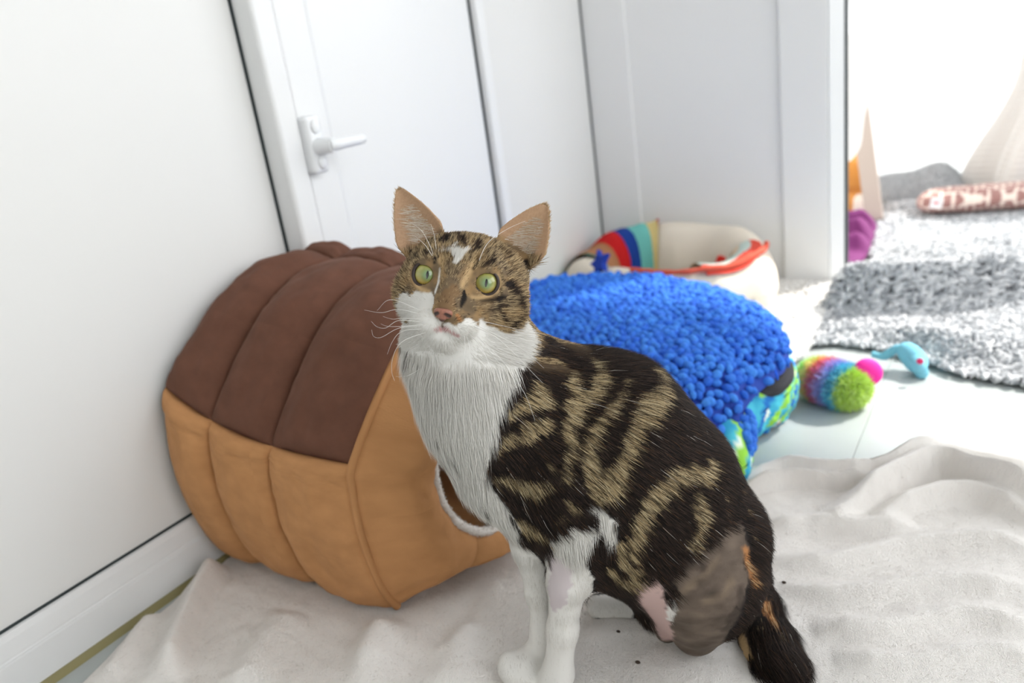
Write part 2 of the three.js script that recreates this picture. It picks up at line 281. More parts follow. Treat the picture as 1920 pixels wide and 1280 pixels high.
// ---------------------------------------------------------------- the cat
{
  const facing = vec(-0.547, 0, 0.837).normalize(), LAT = vec(facing.z, 0, -facing.x); // LAT: to the cat's left, towards the viewer
  const hc = P(868, 545, 0.575);
  const ez0 = EYE.clone().sub(hc).normalize(), ir = RIGHT.clone().addScaledVector(ez0, -RIGHT.dot(ez0)).normalize(), iu = ez0.clone().cross(ir);
  const rl = 8 * Math.PI / 180, yw = 13 * Math.PI / 180;
  const ex0 = ir.clone().multiplyScalar(Math.cos(rl)).addScaledVector(iu, -Math.sin(rl)), hy = iu.clone().multiplyScalar(Math.cos(rl)).addScaledVector(ir, Math.sin(rl));
  const hx = ex0.clone().multiplyScalar(Math.cos(yw)).addScaledVector(ez0, Math.sin(yw)), hz = ez0.clone().multiplyScalar(Math.cos(yw)).addScaledVector(ex0, -Math.sin(yw));
  const H2W = (x, y, z) => hc.clone().addScaledVector(hx, x * 0.01).addScaledVector(hy, y * 0.01).addScaledVector(hz, z * 0.01); // head centimetres to world

  // joints: [pixel x, pixel y, depth, radius in pixels, fur allowance in m]
  const J = (px, py, D, r, fur = 0.004) => ({ p: P(px, py, D), r: r * D / FOCAL - fur });
  const torso = [], limbs = [];
  const chain = (list, js) => { for (let i = 0; i < js.length - 1; i++) list.push([js[i], js[i + 1]]); };
  chain(torso, [J(895, 600, 0.592, 92), J(895, 690, 0.592, 117), J(910, 765, 0.60, 122), J(962, 868, 0.61, 112), J(1005, 950, 0.612, 78)]);
  chain(torso, [J(818, 612, 0.596, 66), J(828, 660, 0.6, 72), J(850, 720, 0.602, 76)]);
  chain(torso, [J(930, 680, 0.60, 100), J(1015, 780, 0.618, 148), J(1118, 832, 0.628, 184), J(1208, 930, 0.64, 182), J(1285, 1022, 0.652, 150), J(1320, 1070, 0.655, 118)]);
  torso.push([J(1060, 900, 0.612, 130), J(1150, 985, 0.63, 118)]);
  // near (left) foreleg, far (right) foreleg
  chain(limbs, [J(1035, 870, 0.585, 88), J(1078, 985, 0.588, 58), J(1064, 1090, 0.607, 43, 0.003), J(1055, 1180, 0.627, 34, 0.003), J(1046, 1262, 0.641, 34, 0.003), J(1020, 1306, 0.648, 36, 0.003)]);
  chain(limbs, [J(985, 930, 0.628, 62), J(998, 1020, 0.633, 44, 0.003), J(1012, 1110, 0.648, 31, 0.003), J(1022, 1180, 0.662, 31, 0.003), J(1008, 1232, 0.668, 32, 0.003), J(972, 1250, 0.662, 32, 0.003)]);
  for (const [px, py, D] of [[952, 1238, 0.66], [950, 1256, 0.655], [962, 1272, 0.65], [985, 1275, 0.647]]) limbs.push([J(985, 1250, 0.662, 26, 0.002), J(px, py, D, 19, 0.002)]);
  // near thigh and hock, far thigh, groin skin, far hind paw
  chain(limbs, [J(1350, 1010, 0.622, 98), J(1325, 1075, 0.622, 96, 0.002), J(1312, 1140, 0.64, 66, 0.001), J(1304, 1180, 0.652, 49, 0.001)]);
  limbs.push([J(1290, 1060, 0.615, 62, 0.002), J(1330, 1110, 0.628, 76, 0.001)]);
  chain(limbs, [J(1218, 1080, 0.655, 52, 0.002), J(1234, 1138, 0.664, 40, 0.001), J(1250, 1182, 0.672, 24, 0.001)]);
  chain(limbs, [J(1260, 1110, 0.71, 50), J(1200, 1138, 0.712, 30, 0.002), J(1122, 1136, 0.714, 27, 0.002)]);
  // tail
  const tailJ = [J(1388, 1000, 0.66, 48), J(1412, 1075, 0.665, 36), J(1422, 1140, 0.668, 46), J(1438, 1205, 0.656, 60), J(1460, 1262, 0.636, 66), J(1508, 1330, 0.612, 50), J(1556, 1410, 0.585, 40)];
  const tail = []; chain(tail, tailJ);

  const seg = ([A, B], x, y, z) => {
    const a = A.p, b = B.p, bx = b.x - a.x, by = b.y - a.y, bz = b.z - a.z, px = x - a.x, py = y - a.y, pz = z - a.z;
    const t = clamp((px * bx + py * by + pz * bz) / (bx * bx + by * by + bz * bz)), dx = px - bx * t, dy = py - by * t, dz = pz - bz * t;
    return Math.sqrt(dx * dx + dy * dy + dz * dz) - (A.r + (B.r - A.r) * t);
  };
  const ell = (x, y, z, cx, cy, cz, a, b, c) => { const X = (x - cx) / a, Y = (y - cy) / b, Z = (z - cz) / c, k0 = Math.sqrt(X * X + Y * Y + Z * Z), k1 = Math.sqrt(X * X / a / a + Y * Y / b / b + Z * Z / c / c); return k1 < 1e-9 ? -Math.min(a, b, c) : k0 * (k0 - 1) / k1; };
  const ball = (x, y, z, cx, cy, cz, r) => Math.hypot(x - cx, y - cy, z - cz) - r;
  const cap = (x, y, z, ax, ay, az, ra, bx, by, bz, rb) => { const ux = bx - ax, uy = by - ay, uz = bz - az, t = clamp(((x - ax) * ux + (y - ay) * uy + (z - az) * uz) / (ux * ux + uy * uy + uz * uz)); return Math.hypot(x - ax - ux * t, y - ay - uy * t, z - az - uz * t) - (ra + (rb - ra) * t); };
  // eyes, head centimetres
  const EYES = [-1, 1].map((s) => { const n = vec(s < 0 ? -0.02 : 0.2, 0.06, 0.97).normalize(); return { s, c: vec(s * 2.1, 0.72, 2.36), n, open: vec(s * 2.1, 0.72, 2.36).addScaledVector(n, 0.62) }; });
  const EARS = [
    { b: vec(-3.25, 2.55, -0.7), t: vec(-6.0, 6.75, -0.9), i: vec(-1.95, 4.05, -0.4), o: vec(-4.55, 1.2, -0.6), W: 1.95 },
    { b: vec(3.25, 3.0, -0.7), t: vec(4.95, 6.9, -0.9), i: vec(1.7, 4.2, -0.4), o: vec(4.75, 1.9, -0.6), W: 1.95 },
  ].map((e, k) => {
    const a = e.t.clone().sub(e.b), h = a.length(); a.normalize();
    const w = e.i.clone().sub(e.o); w.addScaledVector(a, -w.dot(a)).normalize();
    const d = w.clone().cross(a); if (d.z < 0) d.negate();
    return { ...e, a, w, d, h };
  });
  const earD = (e, x, y, z) => { // a curved, pointed sheet that opens forwards
    const px = x - e.b.x, py = y - e.b.y, pz = z - e.b.z;
    const t = (px * e.a.x + py * e.a.y + pz * e.a.z) / e.h, w = px * e.w.x + py * e.w.y + pz * e.w.z, d = px * e.d.x + py * e.d.y + pz * e.d.z, tc = clamp(t, -0.2, 1);
    const W = e.W * (0.72 + 0.28 * smooth(-0.05, 0.3, tc)) * Math.pow(Math.max(0, 1 - tc), 0.66) * (1 + 0.14 * Math.sin(Math.PI * clamp(tc))) + 0.12, q = clamp(w / Math.max(W, 0.3), -1.3, 1.3);
    const ds = -0.95 * (1 - clamp(tc) * 0.8) * (1 - q * q) + 0.15, th = 0.17 - 0.05 * clamp(tc);
    const sheet = Math.abs(d - ds) * 0.8 - th, edge = (Math.abs(w) - W) * 0.75, top = (t - 1) * e.h, bot = (-0.06 - t) * e.h;
    return smax(smax(sheet, edge, 0.1), Math.max(top, bot), 0.1);
  };
  function headD(x, y, z) { // centimetres
    const ax = Math.abs(x);
    let d = ell(x, y, z, 0, 1.1, -0.8, 4.45, 3.1, 4.1);
    d = smin(d, ell(ax, y, z, 2.55, -0.6, 0.5, 2.3, 2.3, 2.2), 0.9);
    d = smin(d, ell(x, y, z, 0, -1.25, 1.5, 3.3, 2.5, 2.5), 0.8);
    d = smin(d, cap(x, y, z, 0, 1.45, 2.55, 1.28, 0, -1.25, 4.3, 0.82), 0.6);
    d = smin(d, ball(ax, y, z, 1.9, 1.65, 2.15, 1.1), 0.6);
    d = smin(d, ell(ax, y, z, 0.92, -2.4, 3.65, 1.2, 1.02, 1.2), 0.45);
    d = smin(d, ell(x, y, z, 0, -3.35, 3.25, 1.1, 0.85, 1.15), 0.35);
    d = smin(d, ell(x, y, z, 0, -2.6, 1.6, 2.6, 1.7, 2.2), 0.8);
    // mouth line
    d = smax(d, -cap(ax, y, z, 0.0, -2.95, 5.0, 0.1, 1.1, -3.35, 4.5, 0.08), 0.2);
    d = smax(d, -cap(x, y, z, 0, -2.5, 5.12, 0.06, 0, -2.95, 5.0, 0.07), 0.12);
    for (const e of EYES) {
      const qx = x - e.open.x, qy = y - e.open.y, qz = z - e.open.z, hh = qx * e.n.x + qy * e.n.y + qz * e.n.z, rad = Math.sqrt(Math.max(0, qx * qx + qy * qy + qz * qz - hh * hh));
      if (rad < 2.2) { d = smin(d, Math.hypot(rad - 0.97, hh + 0.02) - 0.17, 0.45); d = smax(d, -(Math.hypot(x - e.c.x, y - e.c.y, z - e.c.z) - 1.005), 0.12); }
    }
    if (y > 0.4) for (const e of EARS) { if ((x > 0) === (e.b.x > 0)) d = smin(d, earD(e, x, y, z), 0.35); }
    return d;
  }
  const mid = P(1150, 900, 0.63);
  const headR = 0.098;
  function sdf(x, y, z) {
    // the trunk is narrower across than it is deep: measure it in stretched space
    const m = (x - mid.x) * LAT.x + (z - mid.z) * LAT.z;
    let d = 1;
    for (let i = 0; i < torso.length; i++) d = smin(d, seg(torso[i], x, y, z), 0.018);
    let l = 1;
    for (let i = 0; i < limbs.length; i++) l = smin(l, seg(limbs[i], x, y, z), 0.009);
    d = smin(d, l, 0.016);
    let t = 1;
    for (let i = 0; i < tail.length; i++) t = smin(t, seg(tail[i], x, y, z), 0.008);
    d = smin(d, t, 0.01);
    const hx_ = x - hc.x, hy_ = y - hc.y, hz_ = z - hc.z, hd = Math.sqrt(hx_ * hx_ + hy_ * hy_ + hz_ * hz_);
    if (hd > headR + 0.03) return Math.min(d, hd - headR);
    const a = (hx_ * hx.x + hy_ * hx.y + hz_ * hx.z) * 100, b = (hx_ * hy.x + hy_ * hy.y + hz_ * hy.z) * 100, c = (hx_ * hz.x + hy_ * hz.y + hz_ * hz.z) * 100;
    return smin(d, headD(a, b, c) * 0.01, 0.014);
  }
  const floorY = 0.008;
  const catD = (x, y, z) => Math.max(sdf(x, y, z), floorY - y);
  const onCat = (px, py) => { // first point of the body along the line of sight of a photo pixel
    const v = ray(px, py), L = v.length(); let t = 0.42;
    for (let i = 0; i < 90; i++) { const d = catD(v.x * t, EYE_H + v.y * t, v.z * t); if (d < 0.0004) break; t += d * 0.75 / L; if (t > 1.1) return null; }
    return EYE.clone().addScaledVector(v, t);
  };

  // ---- coat: layers of marks, each a chain of spots on the skin [px, py, radius px]
  const DARK = C(27, 23, 22), GOLD = C(186, 165, 127), WHITE = C(228, 226, 221), TAB = C(150, 122, 86), GREY = C(112, 95, 74), TAN = C(190, 160, 118), SHAVE = C(102, 90, 80), SKIN = C(200, 172, 166), LAV = C(206, 196, 198), ORANGE = C(176, 122, 76), NOSEB = C(124, 98, 70), MAUVE = C(196, 150, 148);
  const layers = [];
  const mark = (kind, pts, soft = 4) => {
    const spots = pts.map(([px, py, r]) => { const p = onCat(px, py); if (!p) return null; const D = depthOf(p); return { p, r: r * D / FOCAL, s: soft * 1.6 * D / FOCAL }; }).filter(Boolean);
    if (!spots.length) return;
    const c = spots.reduce((s, q) => s.add(q.p), vec()).divideScalar(spots.length), R = Math.max(...spots.map((q) => q.p.distanceTo(c) + q.r + q.s * 3));
    layers.push({ kind, spots, c, R: R + 0.002 });
  };
  const white3 = (p, r) => layers.push({ kind: 'white', spots: [{ p, r, s: 0.003 }], c: p, R: r + 0.01 });
  const shave3 = (p, r) => layers.push({ kind: 'shave', spots: [{ p, r, s: 0.003 }], c: p, R: r + 0.01 });
  const dots = (kind, pts, soft) => pts.forEach((p) => mark(kind, [p], soft));
  // ground colours: dark over the body, tabby over the head (below), then the marks
  mark('gold', [[1017, 732, 16], [1028, 751, 13], [1005, 755, 16], [982, 768, 13], [959, 782, 11], [942, 796, 9]]);
  mark('gold', [[994, 806, 14], [1017, 803, 15], [1031, 793, 12]]); mark('gold', [[1001, 821, 10], [985, 830, 7]]);
  mark('gold', [[958, 822, 10], [950, 836, 11], [938, 850, 8]]);
  mark('gold', [[1080, 700, 7], [1078, 725, 14], [1083, 749, 20], [1080, 772, 18], [1073, 803, 13], [1076, 826, 12]]); mark('gold', [[1072, 850, 8], [1066, 868, 9], [1062, 901, 9]]);
  mark('gold', [[1113, 672, 6], [1127, 688, 11], [1134, 707, 14], [1125, 732, 14], [1108, 748, 12], [1092, 750, 12]]);
  mark('gold', [[1181, 714, 7], [1172, 735, 8], [1165, 751, 9], [1148, 772, 10], [1128, 797, 13], [1113, 819, 14], [1106, 854, 16], [1111, 890, 18], [1118, 920, 14]]);
  mark('gold', [[1034, 875, 7]]);
  mark('gold', [[940, 905, 12], [960, 906, 14], [985, 916, 17], [1010, 921, 14], [1030, 918, 9]]);
  mark('gold', [[978, 985, 13], [990, 998, 16], [1010, 1004, 14], [1022, 1010, 9]]); mark('gold', [[1045, 984, 7], [1060, 975, 6]]);
  mark('gold', [[1069, 945, 9], [1080, 960, 8]]);
  mark('gold', [[1239, 701, 16], [1251, 729, 15], [1241, 748, 21], [1222, 767, 24], [1206, 790, 19], [1197, 813, 17], [1185, 839, 15], [1173, 863, 15], [1162, 890, 16], [1155, 917, 15], [1138, 935, 13], [1128, 945, 9]]);
  mark('gold', [[1145, 880, 8], [1140, 905, 9]]);
  mark('gold', [[1337, 872, 12], [1332, 895, 15], [1300, 890, 18], [1270, 900, 19], [1250, 920, 20], [1230, 942, 18], [1212, 967, 17], [1200, 990, 15], [1195, 1020, 12], [1190, 1048, 11]]);
  mark('gold', [[1312, 928, 9], [1315, 960, 14], [1320, 985, 15], [1310, 1007, 12], [1297, 1027, 8]]); mark('gold', [[1360, 925, 6], [1366, 940, 4]]); mark('gold', [[1366, 965, 4]]);
  mark('gold', [[1164, 1030, 11], [1175, 1060, 13], [1195, 1075, 14], [1178, 1098, 12], [1160, 1085, 10], [1145, 1075, 8]]);
  mark('gold', [[1090, 640, 4], [1105, 636, 5]]); mark('dark', [[1022, 622, 10], [1036, 640, 20], [1052, 655, 24], [1020, 660, 14]], 5);
  // white: chest, throat, legs, armpit
  mark('white', [[800, 700, 70], [820, 760, 70], [850, 715, 85], [880, 690, 62], [855, 780, 80], [870, 830, 60], [905, 710, 60], [930, 690, 55], [975, 652, 34], [995, 628, 24], [905, 760, 45], [895, 800, 38], [880, 870, 32], [890, 905, 30], [915, 945, 28]], 7);
  mark('white', [[800, 790, 30], [812, 828, 26], [830, 860, 26], [850, 890, 26], [868, 916, 26], [890, 946, 24]], 4); dots('white', [[849, 872, 18], [912, 970, 18], [880, 925, 18], [835, 845, 18], [898, 952, 18]], 4);
  mark('white', [[930, 955, 26], [950, 985, 26], [965, 1020, 34], [980, 1060, 40], [995, 1100, 48], [1005, 1150, 55], [1015, 1200, 60], [990, 1250, 70], [1030, 1270, 70]], 5);
  mark('white', [[1090, 1012, 22], [1108, 1006, 18], [1075, 1030, 30], [1060, 1030, 26], [1062, 1090, 52], [1055, 1160, 60], [1050, 1230, 65], [1035, 1278, 70]], 4);
  mark('white', [[1118, 958, 8], [1128, 968, 12], [1140, 985, 17], [1144, 1005, 13], [1138, 1022, 8]], 6);
  mark('white', [[1110, 1140, 26], [1140, 1140, 26], [1170, 1142, 20], [1100, 1150, 20]], 3);
  white3(P(820, 720, 0.63), 0.055); white3(P(840, 800, 0.64), 0.05); white3(P(890, 890, 0.645), 0.042); white3(P(930, 950, 0.65), 0.036); white3(P(850, 850, 0.665), 0.05); white3(P(868, 860, 0.636), 0.056); white3(P(900, 925, 0.646), 0.05); white3(P(842, 800, 0.632), 0.056); white3(P(830, 740, 0.622), 0.055); white3(P(845, 868, 0.613), 0.03); white3(P(875, 920, 0.617), 0.03); white3(P(830, 815, 0.612), 0.03); white3(P(912, 965, 0.622), 0.028); white3(P(905, 930, 0.67), 0.045); white3(P(800, 640, 0.61), 0.04);
  // clipped areas
  mark('lav', [[1044, 1046, 22], [1046, 1070, 26], [1045, 1095, 26], [1040, 1122, 20], [1036, 1136, 12]], 3);
  mark('shave', [[1385, 1000, 18], [1372, 1025, 36], [1335, 1058, 40], [1295, 1072, 26], [1268, 1088, 16], [1345, 1110, 58], [1385, 1080, 26], [1310, 1160, 62], [1306, 1200, 55], [1292, 1125, 30]], 4);
  mark('shavetan', [[1345, 1045, 7], [1325, 1075, 9], [1300, 1095, 8], [1280, 1108, 6]], 8); mark('shavetan', [[1370, 1090, 8], [1350, 1120, 7], [1320, 1130, 6]], 9);
  mark('shavedark', [[1290, 1056, 12], [1312, 1062, 14]], 8); mark('dark', [[1250, 1085, 4], [1262, 1098, 5], [1268, 1108, 4]], 3); mark('shavedark', [[1390, 1110, 8], [1380, 1150, 12], [1360, 1180, 10]], 8);
  shave3(P(1304, 1192, 0.66), 0.042); shave3(P(1322, 1150, 0.655), 0.032);
  mark('skin', [[1222, 1092, 16], [1216, 1112, 26], [1225, 1140, 30], [1238, 1170, 24], [1248, 1195, 14]], 5); mark('white', [[1259, 1128, 5], [1258, 1146, 7], [1254, 1162, 4]], 3);
  // tail and rump edge
  mark('orange', [[1398, 1030, 5], [1406, 1060, 8], [1418, 1095, 10], [1432, 1125, 8], [1446, 1155, 8], [1458, 1180, 6]], 6);
  mark('tan', [[1388, 1188, 8], [1394, 1210, 11], [1402, 1236, 13], [1408, 1262, 14], [1412, 1284, 14]], 7);
  dots('gold', [[1385, 885, 3], [1398, 925, 4], [1408, 960, 4], [1418, 1010, 4], [1395, 905, 3], [1430, 1180, 5], [1470, 1200, 5]], 4);
  const bodyLayers = layers.splice(0);
  // head
  dots('grey', [[800, 470, 18], [790, 490, 14], [775, 480, 16], [930, 470, 18], [945, 500, 20], [915, 505, 10], [850, 500, 20], [845, 525, 14], [955, 555, 20], [930, 575, 14], [850, 440, 20], [910, 440, 14]], 8);
  mark('dark', [[930, 456, 3], [944, 465, 6], [956, 477, 7], [964, 494, 4]], 9); mark('dark', [[770, 470, 4], [782, 482, 5], [776, 496, 3]], 9);
  mark('white', [[760, 565, 16], [752, 590, 16], [778, 572, 24], [798, 570, 20], [808, 560, 10], [785, 600, 32], [775, 640, 36], [805, 625, 32], [830, 640, 30], [860, 635, 30], [880, 615, 20], [890, 640, 32], [905, 614, 12], [902, 602, 5], [905, 620, 14], [925, 632, 22], [945, 645, 22], [965, 645, 16], [990, 625, 20], [1000, 605, 10], [985, 650, 26]], 3);
  mark('white', [[824, 502, 1.5], [823, 515, 3], [821, 530, 4.5], [816, 545, 7]], 3.5);
  mark('white', [[826, 467, 4], [840, 467, 7], [852, 468, 10], [860, 478, 10], [855, 490, 6], [870, 471, 7], [879, 464, 4]], 3); mark('white', [[852, 458, 4], [857, 452, 2]], 3);
  mark('noseb', [[842, 558, 19], [838, 570, 16], [858, 560, 14], [850, 545, 12]], 4); mark('grey', [[866, 568, 16], [878, 574, 15], [886, 582, 10]], 4);
  mark('orange', [[858, 592, 5], [862, 599, 4]], 3);
  mark('tan', [[776, 522, 3], [780, 534, 3.5], [790, 543, 3], [804, 545, 2]], 5); mark('tan', [[879, 508, 5], [874, 522, 6], [868, 536, 5]], 7); mark('tan', [[934, 515, 3], [937, 528, 4.5], [931, 544, 4.5], [918, 553, 4], [902, 558, 3.5], [886, 556, 3]], 5); mark('tan', [[832, 476, 6], [827, 492, 5]], 6); mark('tan', [[892, 482, 5], [884, 496, 4]], 6);
  mark('dark', [[871, 546, 4], [871, 556, 6], [867, 568, 6], [866, 574, 4]], 2); dots('dark', [[879, 588, 4], [872, 594, 2]], 2);
  mark('dark', [[836, 432, 10], [834, 442, 10], [832, 453, 7]], 4); mark('dark', [[858, 436, 6], [866, 446, 9], [872, 455, 5], [884, 438, 5]], 7); mark('dark', [[898, 438, 8], [897, 452, 8], [896, 464, 6]], 3);
  mark('dark', [[872, 484, 4], [882, 474, 4.5], [891, 466, 4]], 3); mark('dark', [[898, 486, 3], [893, 496, 3], [888, 503, 2]], 3); dots('dark', [[841, 477, 3.5], [815, 484, 3], [814, 492, 2.5]], 3); mark('dark', [[792, 466, 3], [800, 473, 4]], 4);
  mark('dark', [[741, 521, 7], [748, 508, 8], [762, 500, 6]], 4); mark('dark', [[741, 532, 3], [739, 545, 3]], 4);
  mark('dark', [[949, 531, 5], [961, 534, 8], [971, 547, 8.5], [977, 562, 8], [981, 578, 8.5], [977, 595, 7], [967, 608, 7]], 3);
  mark('dark', [[985, 490, 5], [984, 503, 6], [988, 516, 4]], 5); mark('dark', [[904, 500, 3], [914, 494, 5], [926, 487, 5], [934, 482, 2]], 5); mark('dark', [[938, 578, 3], [945, 590, 5.5], [951, 604, 4]], 5); mark('dark', [[902, 564, 2], [918, 563, 4], [936, 560, 5], [950, 556, 3]], 5); mark('dark', [[925, 580, 2], [938, 574, 4], [955, 572, 3]], 6);
  mark('mauve', [[815, 619, 3], [825, 617, 5], [838, 618, 4], [850, 625, 4], [858, 630, 3]], 5); mark('noseb', [[829, 603, 1.6], [829, 612, 1.8]], 1.5);
  white3(P(752, 600, 0.60), 0.02); white3(P(765, 640, 0.605), 0.028);
  const headLayers = layers.splice(0);

  const KIND = { gold: GOLD, white: WHITE, dark: DARK, grey: GREY, tan: TAN, shave: SHAVE, shavetan: C(120, 105, 90), shavedark: C(76, 66, 59), skin: SKIN, lav: LAV, orange: ORANGE, noseb: NOSEB, mauve: MAUVE };
  function coat(p) { // { kind weights } -> colour, name of the top kind, shaved amount
    const q = p.clone().sub(hc), hl = [q.dot(hx) * 100, q.dot(hy) * 100, q.dot(hz) * 100];
    const nz = fbm(p.x * 95, p.y * 95, p.z * 95, 3) * 0.0035 + fbm(p.x * 330, p.y * 330, p.z * 330, 2) * 0.0012;
    const headW = smooth(-5.2, -3.2, hl[1] + (hl[2] < -1 ? -1.5 : 0)) * (q.length() < 0.105 ? 1 : 0);
    let c = DARK, kind = 'dark', shaved = 0;
    if (headW > 0) {
      const t = 0.5 + 1.1 * fbm(p.x * 120, p.y * 120, p.z * 120, 2);
      c = mixc(DARK, mixc(GREY, TAB, clamp(t)), headW); if (headW > 0.5) kind = 'tab';
    } else {
      // on the flank away from the viewer: tabby bands of their own
      const far = -((p.x - mid.x) * LAT.x + (p.z - mid.z) * LAT.z);
      if (far > 0.03) { const s = Math.sin((p.x * facing.x + p.z * facing.z) * 150 + p.y * 40 + 3 * noise(p.x * 18, p.y * 18, p.z * 18)); if (s > 0.35) { c = GOLD; kind = 'gold'; } }
    }
    const run = (ls, add) => {
      for (const l of ls) {
        const dc = Math.hypot(p.x - l.c.x, p.y - l.c.y, p.z - l.c.z); if (dc > l.R + 0.006) continue;
        let w = 0;
        const S = l.spots;
        for (let i = 0; i < S.length; i++) {
          const a = S[i], b = S[Math.min(i + 1, S.length - 1)];
          const ux = b.p.x - a.p.x, uy = b.p.y - a.p.y, uz = b.p.z - a.p.z, L2 = ux * ux + uy * uy + uz * uz;
          const t = L2 > 1e-12 && L2 < 0.0025 ? clamp(((p.x - a.p.x) * ux + (p.y - a.p.y) * uy + (p.z - a.p.z) * uz) / L2) : 0;
          const d = Math.hypot(p.x - a.p.x - ux * t, p.y - a.p.y - uy * t, p.z - a.p.z - uz * t) - lerp(a.r, b.r, t) + nz * add * Math.min(1, a.r / 0.004);
          w = Math.max(w, 1 - smooth(-a.s * 0.5, a.s * 0.5, d));
        }
        if (w > 0.02) {
          c = mixc(c, KIND[l.kind], w); if (w > 0.5) kind = l.kind;
          if (['shave', 'shavetan', 'shavedark', 'skin', 'lav'].includes(l.kind)) shaved = Math.max(shaved, w); else if (l.kind === 'white' && w > 0.5) shaved = Math.min(shaved, 0.3);
        }
      }
    };
    run(bodyLayers, 1); if (q.length() < 0.1) run(headLayers, 0.8);
    if (shaved > 0.4 && kind.startsWith('shave')) { const k = 1 + 0.5 * fbm(p.x * 55, p.y * 90, p.z * 55, 3); c = [c[0] * k, c[1] * k, c[2] * k]; }
    return { c, kind, shaved, hl, headW };
  }

  // ---- body mesh: a 2.6 mm net for the trunk and a 1.1 mm net for the head, one geometry
  const lo = vec(-0.50, 0.0, -0.62), hi = vec(-0.06, 0.40, -0.32);
  const body = surfaceNets(catD, lo, hi, 0.0026);
  const inHead = (x, y, z, m) => { const q = vec(x, y, z).sub(hc); return q.dot(hy) > -0.043 + m && q.length() < 0.099 - m; };
  const keepTris = (n, f) => { const idx = []; for (let i = 0; i < n.idx.length; i += 3) { const [a, b, c] = [n.idx[i] * 3, n.idx[i + 1] * 3, n.idx[i + 2] * 3]; if (f((n.pos[a] + n.pos[b] + n.pos[c]) / 3, (n.pos[a + 1] + n.pos[b + 1] + n.pos[c + 1]) / 3, (n.pos[a + 2] + n.pos[b + 2] + n.pos[c + 2]) / 3)) idx.push(n.idx[i], n.idx[i + 1], n.idx[i + 2]); } n.idx = idx; };
  keepTris(body, (x, y, z) => !inHead(x, y, z, 0.003));
  const hr = vec(0.1, 0.1, 0.1), head = surfaceNets(catD, hc.clone().sub(hr), hc.clone().add(hr), 0.0011);
  keepTris(head, (x, y, z) => inHead(x, y, z, 0));
  const cat = tag(group('cat'), 'tabby and white cat sitting upright on the cream blanket with green eyes', 'cat');
  const earAt = (hl, nn) => { // where on an ear a head point lies
    for (const e of EARS) if ((hl[0] > 0) === (e.b.x > 0)) {
      const px = hl[0] - e.b.x, py = hl[1] - e.b.y, pz = hl[2] - e.b.z, t = (px * e.a.x + py * e.a.y + pz * e.a.z) / e.h;
      if (t > 0.1 && hl[1] > 1.5) return { e, t, wv: px * e.w.x + py * e.w.y + pz * e.w.z, front: nn.dot(hx) * e.d.x + nn.dot(hy) * e.d.y + nn.dot(hz) * e.d.z > 0.05, W: e.W * Math.pow(Math.max(0.02, 1 - t), 0.72) };
    }
    return null;
  };
  const earColour = (E) => { // thinly haired pinkish skin inside, tan fur outside
        const c = mixc(C(190, 156, 126), C(178, 144, 114), rnd());
    return c;
  };
  const paint = (n, isHead) => { const k = new Float32Array(n.pos.length), p = vec(), nn = vec(); for (let i = 0; i < n.pos.length; i += 3) { p.set(n.pos[i], n.pos[i + 1], n.pos[i + 2]); const r = coat(p); let c = r.c; if (isHead) { nn.set(n.nor[i], n.nor[i + 1], n.nor[i + 2]); const E = earAt(r.hl, nn); if (E) c = mixc(c, earColour(E), smooth(0.1, 0.25, E.t)); } k.set(c, i); } return k; };
  const gb = netGeo(body), gh = netGeo(head);
  gb.setAttribute('color', new THREE.BufferAttribute(paint(body), 3)); gh.setAttribute('color', new THREE.BufferAttribute(paint(head, true), 3));
  const bodyGeo = mergeGeometries([gb, gh]);
  const M_cat = new THREE.MeshPhysicalMaterial({ vertexColors: true, roughness: 0.75, side: THREE.DoubleSide, specularIntensity: 0.4 });
  mesh('body', bodyGeo, M_cat, cat);

  // ---- fur
  const list = [];
  const noseP = H2W(0, -1.7, 5.2);
  const eyeW = EYES.map((e) => H2W(e.open.x, e.open.y, e.open.z));
  const tailPts = tailJ.map((j) => j.p);
